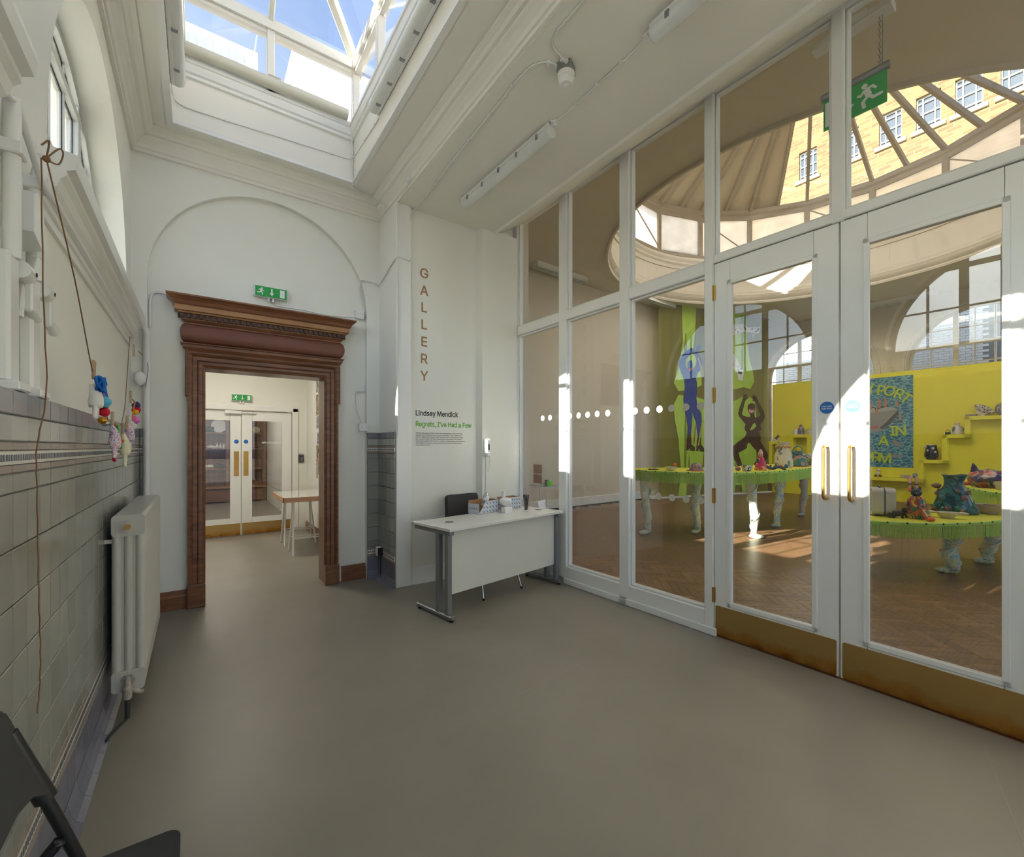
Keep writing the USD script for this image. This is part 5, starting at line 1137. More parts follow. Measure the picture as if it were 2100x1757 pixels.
FIG_BROWN = [(3.04,2.9),(3.07,2.96),(3.1,2.91),(3.13,2.97),(3.15,2.91),(3.2,2.97),(3.19,2.89),(3.25,2.95),(3.22,2.87),(3.31,2.88),(3.2,2.82),(3.13,2.76),(3.07,2.64),(3.02,2.5),(2.98,2.36),(3.05,2.32),(3.23,2.29),(3.35,2.29),(3.34,2.36),(3.28,2.43),(3.23,2.56),(3.25,2.65),(3.37,2.71),(3.5,2.69),(3.53,2.61),(3.51,2.46),(3.5,2.37),(3.52,2.27),(3.66,2.3),(3.78,2.36),(3.72,2.47),(3.64,2.61),(3.57,2.75),(3.5,2.78),(3.41,2.76),(3.48,2.82),(3.37,2.84),(3.48,2.85),(3.33,2.88),(3.48,2.89),(3.42,2.95),(3.51,2.91),(3.5,2.96),(3.55,2.9),(3.57,2.94),(3.6,2.85),(3.66,2.76),(3.79,2.62),(3.9,2.49),(3.96,2.32),(3.92,2.23),(3.82,2.14),(3.75,2.06),(3.8,1.97),(3.78,1.9),(3.69,1.87),(3.73,1.78),(3.77,1.67),(3.75,1.58),(3.9,1.41),(4.03,1.25),(4.08,1.15),(4.07,1.04),(3.92,0.93),(3.72,0.82),(3.53,0.75),(3.51,0.7),(3.39,0.71),(3.41,0.79),(3.51,0.92),(3.64,1.06),(3.72,1.17),(3.61,1.27),(3.48,1.36),(3.38,1.39),(3.23,1.37),(3.03,1.3),(2.84,1.23),(2.89,1.11),(2.95,0.98),(2.99,0.83),(2.98,0.76),(2.87,0.71),(2.84,0.8),(2.78,0.91),(2.66,1.07),(2.57,1.2),(2.57,1.34),(2.66,1.43),(2.86,1.56),(3.12,1.7),(3.2,1.83),(3.12,1.9),(3.1,1.96),(3.15,2.07),(3.08,2.12),(2.95,2.23),(2.87,2.31),(2.84,2.38),(2.9,2.57),(3.0,2.77)]
TREES = [[(0.72,5.36),(1.27,5.44),(1.21,4.63),(1.12,4.08),(1.43,3.55),(1.43,3.14),(1.27,3.06),(1.11,3.26),(0.86,2.97),(0.6,2.93),(0.45,3.15),(0.63,3.63),(0.76,4.32)],[(0.45,2.56),(0.6,2.84),(0.77,2.81),(1.3,2.79),(1.54,2.73),(1.56,1.62),(1.34,0.03),(1.09,0.04),(0.98,1.21),(0.86,0.05),(0.6,0.06),(0.7,0.74),(0.6,1.62),(0.48,2.15)],[(2.19,5.42),(3.14,5.53),(3.2,5.05),(3.22,4.54),(3.32,4.05),(3.47,3.64),(3.51,3.34),(3.36,3.12),(3.08,3.17),(2.61,3.06),(2.23,3.11)],[(2.13,2.78),(2.67,2.73),(3.1,2.91),(3.51,2.88),(3.61,2.08),(3.57,0.76),(3.3,0.02),(3.0,0.03),(2.92,1.06),(2.71,0.04),(2.51,0.05),(2.42,1.2),(2.23,0.06),(2.04,0.07)]]
DAL = [[(2.19,4.93),(3.0,5.03),(3.26,4.95),(3.75,5.03),(3.71,4.82),(3.51,4.8),(3.47,4.68),(3.36,4.82),(3.08,4.8),(2.81,4.72),(2.23,4.52)],[(2.26,4.45),(2.61,4.23),(2.88,3.82),(3.06,3.61),(3.0,3.34),(2.84,3.36),(2.79,3.6),(2.53,3.79),(2.26,3.96)]]
M['lime'] = paint('lime_satin', lin((176, 212, 74)), 0.45, 0.05, 3.0)
M['chart'] = paint('chartreuse_paint', lin((238, 228, 52)), 0.55, 0.02, 1.5)
M['chart_top'] = paint('chartreuse_cloth', lin((222, 218, 60)), 0.7, 0.03, 3.0)
M['fringe'] = paint('lime_fringe', lin((176, 222, 104)), 0.6, 0.08, 40.0)
M['sheer'] = material('sheer_olive_voile', {'t': ('transparent_bsdf', {'color': (0.85, 0.84, 0.66)}), 'd': ('diffuse_bsdf', {'color': lin((170, 168, 90))}), 'l': ('translucent_bsdf', {'color': lin((180, 176, 90))}), 'm': ('mix_closure', {'fac': 0.45}), 'x': ('mix_closure', {'fac': 0.68})},
                      [('d.BSDF', 'm.closure1'), ('l.BSDF', 'm.closure2'), ('t.BSDF', 'x.closure1'), ('m.closure', 'x.closure2')], surface='x.closure')
# --- display wall with stepped shelves
PX = 11.55
dw = T('display_wall', 'long chartreuse display wall standing across the gallery', 'display wall')
dw.add('panel', G(bx(PX, PX + 0.18, -2.4, 6.20, 0, 3.32, 0.004)), M['chart'])
QS = 0.41
sh = T('stepped_shelf', 'chartreuse shelf climbing in steps along the display wall', 'shelf')
def shelf_seg(y0, y1, z0, z1, n): sh.add(n, G(bx(PX - 0.26, PX, min(y0, y1) - QS, max(y0, y1) - QS, z0, z1, 0.003)), M['chart'])
B_ = 0.085
for (y0, y1, z) in ((5.2, 3.07, 0.62), (3.155, 2.66, 1.09), (2.745, 2.28, 1.69), (2.365, 0.6, 2.10)): shelf_seg(y0, y1, z - B_, z, 'step')
for y, z0, z1 in ((3.155, 0.62, 1.09), (2.745, 1.09, 1.69), (2.365, 1.69, 2.10)): shelf_seg(y, y - B_, z0 - B_, z1 - 0.001, 'riser')
def plinth_frame(y0, y1, z0, z1, label, w=0.09, dep=0.3):
    t = T('display_box', label, 'display box'); y0, y1 = y0 - QS, y1 - QS
    for a in ((y0, y1, z1 - w, z1), (y0, y0 + w, z0, z1 - w), (y1 - w, y1, z0, z1 - w)): t.add('board', G(bx(PX - dep, PX, *a, 0.003)), M['chart'])
    return t
plinth_frame(6.26, 6.58, 0.3, 1.57, 'tall narrow open chartreuse box at the left end of the display wall')
plinth_frame(5.47, 6.0, 1.1, 1.76, 'square open chartreuse box on the display wall under the figurine')
t = T('display_box', 'low chartreuse ledge between the two open boxes on the display wall', 'display box')
t.add('board', G(bx(PX - 0.28, PX, 5.59, 5.85, 1.12, 1.20, 0.003)), M['chart'])

# --- tapestry with the boat
tp_ = T('tapestry', 'blue watery tapestry of a boat with lime lettering on the chartreuse wall', 'tapestry')
M['water'] = material('printed_water', {'tc': ('texture_coordinate', {}), 'm': ('mapping', {'mapping_type': 'point', 'scale': (1, 2.2, 4.2)}), 'nz': ('noise_texture', {'scale': 3.0, 'detail': 2.0}), 'ad': ('mix_color', {'blend_type': 'add', 'fac': 0.35}),
    'v': ('voronoi_texture', {'feature': 'distance_to_edge', 'scale': 3.4}), 'r': ('rgb_ramp', {'ramp': [(0.0, lin((150, 196, 190))), (0.06, lin((104, 160, 168))), (0.16, lin((54, 118, 146))), (0.5, lin((40, 92, 140))), (1.0, lin((30, 74, 124)))]}), 'p': ('principled_bsdf', {'roughness': 0.6})},
    [('tc.object', 'm.vector'), ('m.vector', 'nz.vector'), ('m.vector', 'ad.a'), ('nz.color', 'ad.b'), ('ad.result', 'v.vector'), ('v.distance', 'r.fac'), ('r.color', 'p.base_color')])
TW = [(5.30, 3.305)]; TZ0, TZ1 = 0.875, 3.21
def tyz(px, py): return (4.246 - QS - (px - 1777) * 0.00987, 3.21 - (py - 772.0) * 0.01250)
def c7(u, v): return tyz(1770 + u / 6.759, 740 + v / 6.759)
g_ = bx(PX - 0.012, PX - 0.004, 3.305 - QS, 5.30 - QS, TZ0, TZ1)
tp_.add('cloth', G(g_), M['water'])
def flatp(t, name, pts, m, k=1, conv=c7):
    poly = sg.Polygon([conv(*p) for p in pts]).buffer(0)
    t.add(name, gyz(prism(poly, 0.003), PX - 0.013 - 0.0032 * k), m)
gg = lambda r, *c: flat('tapestry_%d' % r, c, 0.7)
m_deck, m_hull, m_dark, m_skin = gg(1, 176, 178, 172), gg(2, 150, 150, 144), gg(3, 84, 80, 78), gg(4, 196, 130, 96)
flatp(tp_, 'hull', [(-420, 700), (60, 690), (160, 650), (500, 680), (495, 720), (420, 840), (275, 945), (300, 970), (60, 1000), (-420, 1060)], m_hull)
flatp(tp_, 'hull_shadow', [(500, 680), (495, 725), (415, 850), (275, 950), (235, 925), (330, 850), (420, 760)], m_dark, 2)
flatp(tp_, 'deck', [(-420, 660), (60, 650), (165, 640), (200, 618), (400, 640), (495, 676), (160, 705), (-420, 720)], m_deck, 2)
flatp(tp_, 'rail', [(165, 640), (360, 600), (360, 628), (170, 668)], m_dark, 3)
for k, (u, v, h) in enumerate(((110, 600, 60), (238, 560, 85), (320, 545, 90), (195, 680, 50), (480, 600, 36), (520, 770, 50))):
    flatp(tp_, 'printed_figure', [(u - 14, v + h), (u - 20, v), (u - 12, v - 20), (u - 10, v - 44), (u + 8, v - 46), (u + 12, v - 20), (u + 22, v), (u + 14, v + h)], m_skin, 4)
flatp(tp_, 'skiff', [(430, 850), (560, 838), (560, 852), (470, 868)], m_dark, 2)
for s_ in ([(405, 1100), (440, 1095), (520, 1140), (555, 1190), (530, 1195), (440, 1165)], [(390, 1335), (440, 1280), (450, 1300), (520, 1300), (555, 1318), (500, 1345), (420, 1345)]): flatp(tp_, 'dolphin', s_, m_hull, 2)
M['lime_letter'] = flat('lime_felt', (188, 210, 60), 0.8)
def tletter(ch, u, v, rot, h=0.24, m=None, bold=True, k=5):
    y, z = c7(u, v); tm = text(ch, h, 0.004, bold); b = tm.bounds.mean(0); tm.apply_translation([-b[0], -b[1], 0])
    tm = mv(tm, rz=rot)
    tp_.add('letter', G(axes(tm, (PX - 0.016 - 0.003 * k, y, z), (0, -1, 0), (0, 0, 1), (-1, 0, 0))), m or M['lime_letter'])
for ch, u, v, r in (('A', -330, 470, 0.3), ('N', -140, 400, 0.2), ('Y', 105, 358, 0.12), ('P', 268, 392, -0.1), ('O', 380, 412, -0.22), ('R', 515, 465, -0.4), ('T', 600, 530, -0.65), ('I', 425, 970, 0.05), ('N', 532, 972, 0.05), ('A', 298, 1105, -0.05),
                    ('S', -250, 1320, 0), ('T', -110, 1325, 0), ('O', 50, 1325, 0), ('R', 190, 1335, 0.0), ('M', 315, 1350, -0.05)): tletter(ch, u, v, r)
for ch, u, m in (('s', 30, M['ink']), ('e', 62, M['ink']), ('a', 98, M['ink']), ('c', 128, gg(5, 220, 70, 50)), ('a', 165, gg(6, 220, 70, 50)), ('t', 200, gg(7, 220, 70, 50))): tletter(ch, u, 925 - (u - 60) * 0.12, 0.1, 0.075, m)

# --- fringed tables
def smooth_poly(pts, n=8):
    p = np.array(pts, float); q = np.vstack([p[-1:], p, p[:2]]); out = []
    for i in range(1, len(q) - 2):
        for t in np.arange(n) / n:
            out.append(0.5 * (2 * q[i] + (q[i + 1] - q[i - 1]) * t + (2 * q[i - 1] - 5 * q[i] + 4 * q[i + 1] - q[i + 2]) * t * t + (3 * q[i] - q[i - 1] - 3 * q[i + 1] + q[i + 2]) * t ** 3))
    return np.array(out)
M['legs'] = [glaze('leg_glaze_%d' % k, c, 9, 0.25) for k, c in enumerate(([(228, 230, 220), (190, 216, 220), (226, 230, 210), (218, 226, 190), (230, 232, 226)], [(206, 220, 200), (170, 206, 196), (222, 224, 180), (160, 200, 206), (214, 224, 208)], [(222, 214, 196), (224, 196, 174), (214, 214, 198), (190, 206, 198), (226, 220, 206)]))]
def table_leg(name, x, y, zt, rz, m, seed):
    """a glazed ceramic leg: thigh, knee, calf wound with a vine, and a foot"""
    rr = np.random.default_rng(seed); pts = []; n = 22; H = zt
    zs = np.linspace(0.04, H, n); q = zs / H
    r = np.interp(q, [0, .06, .16, .34, .46, .55, .75, 1.0], [0.052, 0.048, 0.046, 0.066, 0.058, 0.060, 0.078, 0.085]) * (1 if H > .7 else 1.15)
    off = 0.03 * np.sin(q * 4.5 + seed)
    m1 = tube(np.c_[off, 0.012 * np.cos(q * 6 + seed), zs], r, 20); m1.vertices = lumpy(m1.vertices, 0.007, seed, 26)
    foot = ball(0.05, (0.055, 0, 0.032), 2, (2.0, 0.95, 0.75), 0.006, seed, 30)
    t_ = np.linspace(0.1, 0.9, 80); rv = np.interp(t_, q, r) + 0.008
    vine = tube(np.c_[np.interp(t_, q, off) + rv * np.cos(t_ * 15 + seed), rv * np.sin(t_ * 15 + seed), t_ * H], 0.012, 7)
    return [mv(a, (x, y, 0), rz) for a in (m1, foot, vine)]
def fringed_table(label, poly, z, fl, legs, seed):
    t = T('fringed_table', label, 'table', None)
    P = smooth_poly(poly); Q = sg.Polygon(P)
    if not Q.exterior.is_ccw: P = P[::-1]; Q = sg.Polygon(P)
    t.add('tabletop', mv(prism(Q, 0.035), (0, 0, z - 0.035)), M['chart_top'])
    ring = np.vstack([P, P[:1]]); d = np.r_[0, np.cumsum(np.linalg.norm(np.diff(ring, axis=0), axis=1))]
    t.add('fringe_braid', mould(P[::-1], [(0.0, z - 0.03), (0.012, z - 0.03), (0.014, z - 0.002), (0.0, z + 0.004)], True), M['fringe'])
    n = int(d[-1] / 0.0085); s = (np.arange(n) + 0.5) * d[-1] / n
    cx, cy = np.interp(s, d, ring[:, 0]), np.interp(s, d, ring[:, 1]); tx, ty = np.gradient(cx), np.gradient(cy); L = np.hypot(tx, ty); tx, ty = tx / L, ty / L
    rr = np.random.default_rng(seed); V, F = [], []
    ln = fl * (0.93 + 0.1 * rr.random(n)); w = 0.0034; ox = 0.006 + 0.008 * rr.random(n); lean = (rr.random(n) - .5) * 0.012
    for k in range(n):
        nx, ny = ty[k], -tx[k]; b = np.array([cx[k] + nx * ox[k], cy[k] + ny * ox[k]]); e = np.array([tx[k], ty[k]]); nn = np.array([nx, ny])
        for zz, dd in ((z - 0.02, 0.0), (z - ln[k], lean[k])):
            for a_, b_ in ((-1, 0), (0, 1), (1, 0)): p = b + e * (a_ * w + dd) + nn * b_ * w; V.append((p[0], p[1], zz))
        o = 6 * k; F += [(o, o + 1, o + 4), (o, o + 4, o + 3), (o + 1, o + 2, o + 5), (o + 1, o + 5, o + 4), (o + 2, o, o + 3), (o + 2, o + 3, o + 5), (o + 3, o + 4, o + 5)]
    t.add('fringe', trimesh.Trimesh(np.array(V), np.array(F)[:, ::-1], process=False), M['fringe'], kind='stuff')
    ns = int(d[-1] / 0.165)
    for k in range(ns):
        s0 = (k + 0.5) * d[-1] / ns; x, y = np.interp(s0, d, ring[:, 0]), np.interp(s0, d, ring[:, 1])
        i = int(np.argmin(abs(s - s0)))
        t.add('stud', ball(0.010, (x + ty[i] * 0.012, y - tx[i] * 0.012, z - 0.006), 1), M['dark'])
    for k, (x, y, rz, mi) in enumerate(legs):
        lp = table_leg('leg', x, y, z - 0.03, rz, mi, seed + k)
        p = t.add('leg', lp[0], M['legs'][mi], smooth=True); obj('foot', lp[1], M['legs'][mi], p, True); obj('vine', lp[2], M['legs'][(mi + 1) % 3], p, True)
    return t
fringed_table('high table with lime fringe on white glazed legs near the curtain', [(5.83, 4.85), (5.72, 4.25), (5.95, 3.62), (6.55, 3.26), (7.5, 3.22), (8.5, 3.32), (9.4, 3.5), (10.35, 3.85), (10.3, 4.5), (9.2, 4.55), (8.2, 4.45), (7.3, 4.55), (6.7, 4.95), (6.2, 5.15)], 1.03, 0.175,
              [(5.90, 4.60, PI * 0.95, 0), (6.62, 4.17, PI * 1.0, 1), (6.95, 3.45, -PI * 0.35, 0), (8.30, 3.67, PI * 0.9, 1), (10.05, 3.98, PI * 0.95, 2)], 11)
fringed_table('low table with lime fringe behind the right hand door leaf', [(5.92, 1.95), (6.0, 1.62), (6.28, 1.26), (6.66, 1.06), (7.15, 0.88), (7.75, 0.76), (8.02, 0.95), (7.95, 1.35), (7.5, 1.58), (7.0, 1.85), (6.5, 2.2)], 0.60, 0.165,
              [(6.82, 1.20, 2.0, 1), (6.5, 1.95, 1.0, 0), (7.72, 1.05, 2.0, 1)], 31)
fringed_table('middle height table with lime fringe at the right edge of the door glass', [(9.3, 1.58), (8.6, 1.30), (8.15, 1.02), (8.08, 0.5), (8.2, -0.2), (8.9, -0.3), (9.9, 0.4), (9.9, 1.2)], 0.83, 0.21,
              [(8.45, 0.72, 2.5, 0), (9.3, 1.0, 2.5, 2)], 51)

# --- sheer curtain with applique figures
CA = np.array([10.2, 7.5, 0.0]); ce = np.array([4.0, -0.9, 0]); ce /= np.linalg.norm(ce); cn = np.array([ce[1], -ce[0], 0])   # cn towards the viewer side
def fold(s, z): return 0.018 * np.sin(s * 9.0 + 0.3 * np.sin(z)) + 0.010 * np.sin(s * 23.0 + 1.0)
cur = T('curtain', 'tall sheer olive curtain hung with lime cut-out tree shapes', 'curtain')
S_, Z_ = np.meshgrid(np.linspace(-0.05, 4.12, 150), np.linspace(0.05, 5.27, 14), indexing='ij')
def cpt(s, z, o): return CA + np.outer(s, ce) + np.outer(fold(s, z) + o, cn) + np.outer(z, [0, 0, 1.0])
v = cpt(S_.ravel(), Z_.ravel(), 0.0); f = []
nz_ = 14
for i in range(149):
    for j in range(nz_ - 1): a = i * nz_ + j; f += [(a, a + nz_, a + nz_ + 1), (a, a + nz_ + 1, a + 1)]
cur.add('voile', trimesh.Trimesh(v, np.array(f), process=False), M['sheer'], smooth=True)
cur.add('rail', bar(CA + np.array([0, 0, 5.28]) - ce * 0.1, CA + ce * 4.2 + np.array([0, 0, 5.28]), 0.015, 0.015), M['steel'])
def applique(pts, o, th=0.006):
    g = sg.Polygon(pts).buffer(0); g = max(getattr(g, 'geoms', [g]), key=lambda q: q.area)
    m = prism(g.segmentize(0.25), th); m = m.subdivide_to_size(0.30) if False else m
    s, z, d = m.vertices[:, 0], m.vertices[:, 1], m.vertices[:, 2]
    vv = CA + np.outer(s, ce) + np.outer(fold(s, z) * 0.5 + 0.012 + o + d, cn) + np.outer(z, [0, 0, 1.0])
    return trimesh.Trimesh(vv, m.faces[:, ::-1], process=False)
for tr in TREES: cur.add('tree_shape', applique([(s, max(z, 0.06)) for s, z in tr], 0.006), M['lime'])
M['bluecloth'] = paint('royal_blue_cloth', lin((36, 60, 150)), 0.5, 0.15, 9)
M['browncloth'] = paint('brown_flecked_cloth', lin((84, 56, 34)), 0.8, 0.35, 30)
M['bootcloth'] = paint('dark_brown_cloth', lin((74, 44, 30)), 0.6, 0.15, 20)
M['dalm'] = glaze('black_spotted_cloth', [(40, 42, 48), (226, 226, 220), (226, 226, 220), (228, 228, 222), (44, 46, 52)], 6, 0.8)
fb = T('applique_figure', 'royal blue cut-out dancing figure with raised arms sewn on the curtain', 'textile figure')
fb.add('body', applique(FIG_BLUE, 0.02), M['bluecloth']); fb.add('boot', applique(BOOT1, 0.021), M['bootcloth']); fb.add('boot', applique(BOOT2, 0.021), M['bootcloth'])
fb.add('mouth', applique([(0.93, 3.52), (1.0, 3.5), (1.07, 3.56), (1.03, 3.6), (0.97, 3.56)], 0.028), flat('pink_mouth', (220, 110, 110), 0.6))
for a, b in (((1.36, 3.72), (1.48, 3.45)), ((1.30, 3.9), (1.45, 3.35)), ((1.22, 2.0), (1.14, 1.5)), ((1.42, 2.1), (1.30, 1.45))):
    fb.add('gold_ribbon', applique([(a[0] - .02, a[1]), (a[0] + .02, a[1] + .02), (b[0] + .025, b[1]), (b[0] - .02, b[1] - .02)], 0.029), M['brass'])
fbr = T('applique_figure', 'brown flecked cut-out crouching figure with raised arms sewn on the curtain', 'textile figure')
fbr.add('body', applique(FIG_BROWN, 0.02), M['browncloth'])
sx = sorted(p[0] for p in FIG_BROWN)
fbr.add('mouth', applique([(3.27, 2.44), (3.38, 2.40), (3.50, 2.45), (3.47, 2.52), (3.38, 2.50), (3.30, 2.53)], 0.028), flat('pink_mouth_b', (222, 150, 160), 0.6))
fd = T('applique_figure', 'black and white spotted cut-out limbs sewn high on the curtain', 'textile figure')
for p in DAL: fd.add('limb', applique(p, 0.02), M['dalm'])
pf = T('curtain_plinth', 'low pale plinth on the floor under the left end of the curtain', 'plinth')
pf.add('board', mv(bx(-0.3, 4.3, -0.06, 0.35, 0.0, 0.05, 0.004), (CA[0], CA[1] + 0.05, 0), math.atan2(ce[1], ce[0])), M['gloss'])

# --- ceramics on the high table
def on(name, label, cat, loc, parts, rz=0, group=None, s=1.0):
    t = T(name, label, cat, group, loc=loc, rz=rz)
    for p in parts: t.add(p[0], mv(cat_(p[1]) if isinstance(p[1], list) else p[1], s=s), p[2], smooth=p[3] if len(p) > 3 else 40)
    return t
Z1 = 1.03
C = lambda *c: flat('ceramic_%02x%02x%02x' % c, c, 0.25)
_cc = {}
def C(*c):
    if c not in _cc: _cc[c] = flat('ceramic_%02x%02x%02x' % c, c, 0.25)
    return _cc[c]
wht, cream = C(222, 218, 206), C(206, 196, 172)
on('ashtray', 'dark ceramic ashtray with a white cigarette at the left end of the table', 'ashtray', (6.0, 4.55, Z1), [('dish', lathe([(0.10, 0), (0.15, 0.02), (0.14, 0.025), (0.09, 0.012)], 24, lump=0.006), C(92, 66, 54)), ('cigarette', tube([(0.02, 0, 0.02), (0.02, -0.16, 0.12)], 0.010, 8), wht)], s=0.6)
on('fruit_bowl', 'white openwork ceramic bowl with an orange standing in it', 'bowl', (6.0, 4.22, Z1), [('bowl', lathe([(0.07, 0), (0.11, 0.03), (0.15, 0.085), (0.155, 0.10), (0.14, 0.095), (0.10, 0.035), (0.06, 0.02)], 26, lump=0.006), wht), ('orange', ball(0.05, (0.09, -0.05, 0.15), 2), C(224, 116, 40)), ('stem', tube([(0.09, -0.05, 0.03), (0.09, -0.05, 0.12)], 0.008, 6), C(90, 130, 70))], s=0.6)
on('ceramic_dome', 'teal and pink domed ceramic with a scalloped rim beside the door frame', 'ceramic', (6.25, 3.95, Z1), [('dome', lathe([(0.17, 0), (0.155, 0.03), (0.14, 0.10), (0.09, 0.165), (0.02, 0.19)], 26, lump=0.01, seed=4), glaze('gl_dome', [(40, 120, 116), (200, 120, 130), (50, 140, 130), (80, 60, 60)], 9)), ('brim', lathe([(0.20, 0.0), (0.205, 0.014), (0.15, 0.03)], 26, lump=0.014, seed=6), C(190, 90, 60))], s=0.66)
on('ceramic_cup', 'small orange and grey ceramic at the foot of the brown figure', 'ceramic', (6.85, 3.62, Z1), [('body', ball(0.055, (0, 0, 0.05), 2, (1, 1, 1), 0.012, 3, 20), glaze('gl_cup', [(220, 130, 60), (150, 140, 150), (200, 90, 60)], 20)), ('spout', tube(smooth_path([(0, 0.05, 0.08), (0, 0.05, 0.15), (0, 0.02, 0.17)]), 0.012, 7), C(150, 140, 150))], s=0.7)
on('ceramic_bowl', 'white bowl painted with blue flowers in the middle of the door glass', 'bowl', (6.83, 3.47, Z1), [('bowl', lathe([(0.075, 0), (0.085, 0.01), (0.115, 0.10), (0.118, 0.135), (0.105, 0.13), (0.07, 0.02)], 26, lump=0.006), glaze('gl_bowl', [(226, 224, 216), (226, 224, 216), (60, 90, 160), (226, 224, 216), (120, 150, 130)], 12))], s=0.66)
on('ceramic_figure', 'bright pink ceramic bishop figure with yellow spots on the table', 'figurine', (7.25, 3.47, Z1), [('robe', lathe([(0.14, 0), (0.145, 0.04), (0.12, 0.16), (0.085, 0.30), (0.055, 0.36)], 22, lump=0.012, seed=2), glaze('gl_pink', [(206, 50, 96), (210, 56, 100), (224, 180, 60), (206, 50, 96)], 8)), ('head', ball(0.055, (0, 0, 0.40), 2, (1, 1, 1.2)), C(220, 150, 130)), ('mitre', lathe([(0.055, 0.42), (0.06, 0.46), (0.03, 0.53), (0.004, 0.56)], 14, lump=0.006), C(226, 190, 170)), ('book', mv(bx(-0.02, 0.02, -0.03, 0.03, -0.05, 0.05, 0.006), (-0.10, 0.02, 0.25)), C(60, 110, 150))], s=0.6)
a_ = np.linspace(0, 1, 40)
on('ceramic_snake', 'dark blue ceramic sea serpent curling low on the table', 'ceramic', (7.65, 3.46, Z1), [('body', tube(np.c_[0.05 * np.sin(a_ * 9), 0.30 - 0.6 * a_, 0.045 + 0.03 * np.sin(a_ * 11)], np.interp(a_, [0, .1, .85, 1], [.02, .038, .04, .012]), 10), C(30, 80, 120), True), ('fin', [ball(0.03, (0, 0.2 - 0.13 * k, 0.09), 1, (0.4, 1, 1.2)) for k in range(4)], C(170, 70, 60)), ('tail', ball(0.05, (0, -0.31, 0.10), 2, (0.4, 0.9, 1.1)), C(30, 100, 140))], s=0.62)
on('ceramic_vase', 'large cream ceramic vase with blue patterns and a ruffled neck', 'vase', (8.55, 3.70, Z1), [('body', lathe([(0.16, 0), (0.19, 0.03), (0.195, 0.15), (0.17, 0.30), (0.13, 0.42), (0.115, 0.48)], 28, lump=0.008, seed=9), glaze('gl_vase', [(216, 206, 184), (216, 206, 184), (216, 206, 184), (110, 140, 160), (216, 206, 184)], 5)), ('collar', [ball(0.035, (0.135 * math.cos(k * 0.63), 0.135 * math.sin(k * 0.63), 0.48), 1, lump=0.008, seed=k) for k in range(10)], C(206, 160, 100)), ('rim', lathe([(0.10, 0.48), (0.10, 0.53), (0.13, 0.585), (0.115, 0.585), (0.085, 0.53)], 24), wht), ('handle', tube(smooth_path([(0.05, -0.16, 0.36), (0.03, -0.24, 0.32), (0, -0.20, 0.22)]), 0.016, 8), C(60, 100, 140), True)], s=0.78)
on('cloth_mat', 'red cloth mat under the green basket sculpture', 'mat', (9.25, 3.75, Z1), [('cloth', bx(-0.18, 0.18, -0.22, 0.22, 0, 0.006), C(226, 80, 50))])
on('ceramic_basket', 'green ceramic basket sculpture with a blue loop handle on the red mat', 'ceramic', (9.25, 3.75, Z1 + 0.006), [('base', lathe([(0.20, 0), (0.19, 0.10), (0.15, 0.2), (0.14, 0.24)], 22, lump=0.02, seed=8), glaze('gl_basket', [(50, 110, 90), (70, 130, 110), (190, 140, 130), (40, 90, 80)], 9)), ('basket', lathe([(0.09, 0.24), (0.11, 0.28), (0.10, 0.34), (0.08, 0.34), (0.07, 0.28)], 20, lump=0.006), C(80, 120, 130)), ('handle', tube(np.c_[np.zeros(20), 0.10 * np.cos(np.linspace(0, PI, 20)), 0.33 + 0.11 * np.sin(np.linspace(0, PI, 20))], 0.012, 8), C(70, 140, 160), True)], s=0.85)
on('ceramic_cluster', 'grey and green ceramic cluster at the right end of the high table', 'ceramic', (9.95, 3.85, Z1), [('mass', [ball(0.09, (0.05 * math.cos(k * 2), 0.11 * math.sin(k * 1.7), 0.07 + 0.05 * (k % 3)), 2, lump=0.02, seed=k) for k in range(6)], glaze('gl_cluster', [(120, 140, 130), (170, 160, 160), (90, 110, 110)], 10))], s=0.9)
# --- on the low table
Z2 = 0.60
sc_ = T('suitcase', 'cream ceramic suitcase standing on the low table', 'suitcase', loc=(6.55, 1.76, Z2), rz=0.42)
class SC:
    def add(s_, n, m, mm, smooth=False): sc_.add(n, mv(cat_(m) if isinstance(m, list) else m, s=0.84), mm, smooth)
sc = SC()
cs = sg.box(-0.17, 0.015, 0.17, 0.385).buffer(-0.07).buffer(0.07)
sc.add('shell', xz(prism(cs, 0.13), 0), C(206, 200, 182), 30)
sc.add('front_shell', xz(prism(sa.scale(cs, 0.98, 0.98), 0.11), -0.125), C(206, 200, 182), 30)
sc.add('zip', xz(prism(sa.scale(cs, 1.005, 1.005).difference(sa.scale(cs, 0.93, 0.93)), 0.014), -0.014), C(60, 66, 90))
for x in (-0.03, 0.03): sc.add('groove', bx(x - 0.002, x + 0.002, -0.128, -0.12, 0.05, 0.37), C(170, 164, 150))
sc.add('lock', [bx(-0.03, 0.02, -0.13, -0.124, 0.115, 0.125, 0.002), ball(0.008, (0, -0.125, 0.31), 1)], M['dark'])
sc.add('label_tag', bx(0.06, 0.11, -0.1275, -0.124, 0.27, 0.31), C(150, 148, 142))
sc.add('wheel', [cyl(0.02, (x - 0.01, -0.05 + y, 0.015), (x + 0.01, -0.05 + y, 0.015), 12) for x in (-0.13, 0.13) for y in (-0.06, 0.12)], M['dark'])
sc.add('trim_line', tube(smooth_path([(-0.165, -0.127, 0.10), (-0.15, -0.128, 0.055), (-0.06, -0.128, 0.05), (0, -0.128, 0.062), (0.12, -0.128, 0.058), (0.165, -0.12, 0.075)]), 0.004, 6), M['dark'])
sc.add('handle', tube(smooth_path([(-0.05, 0.03, 0.38), (-0.05, 0.03, 0.405), (0.05, 0.03, 0.405), (0.05, 0.03, 0.38)], 3), 0.008, 8), C(60, 66, 90))
def legs4(w, l, h, r): return [tube([(x, y, h), (x * 1.05, y * 1.05, 0)], [r, r * 0.8], 8) for x in (-w, w) for y in (-l, l)]
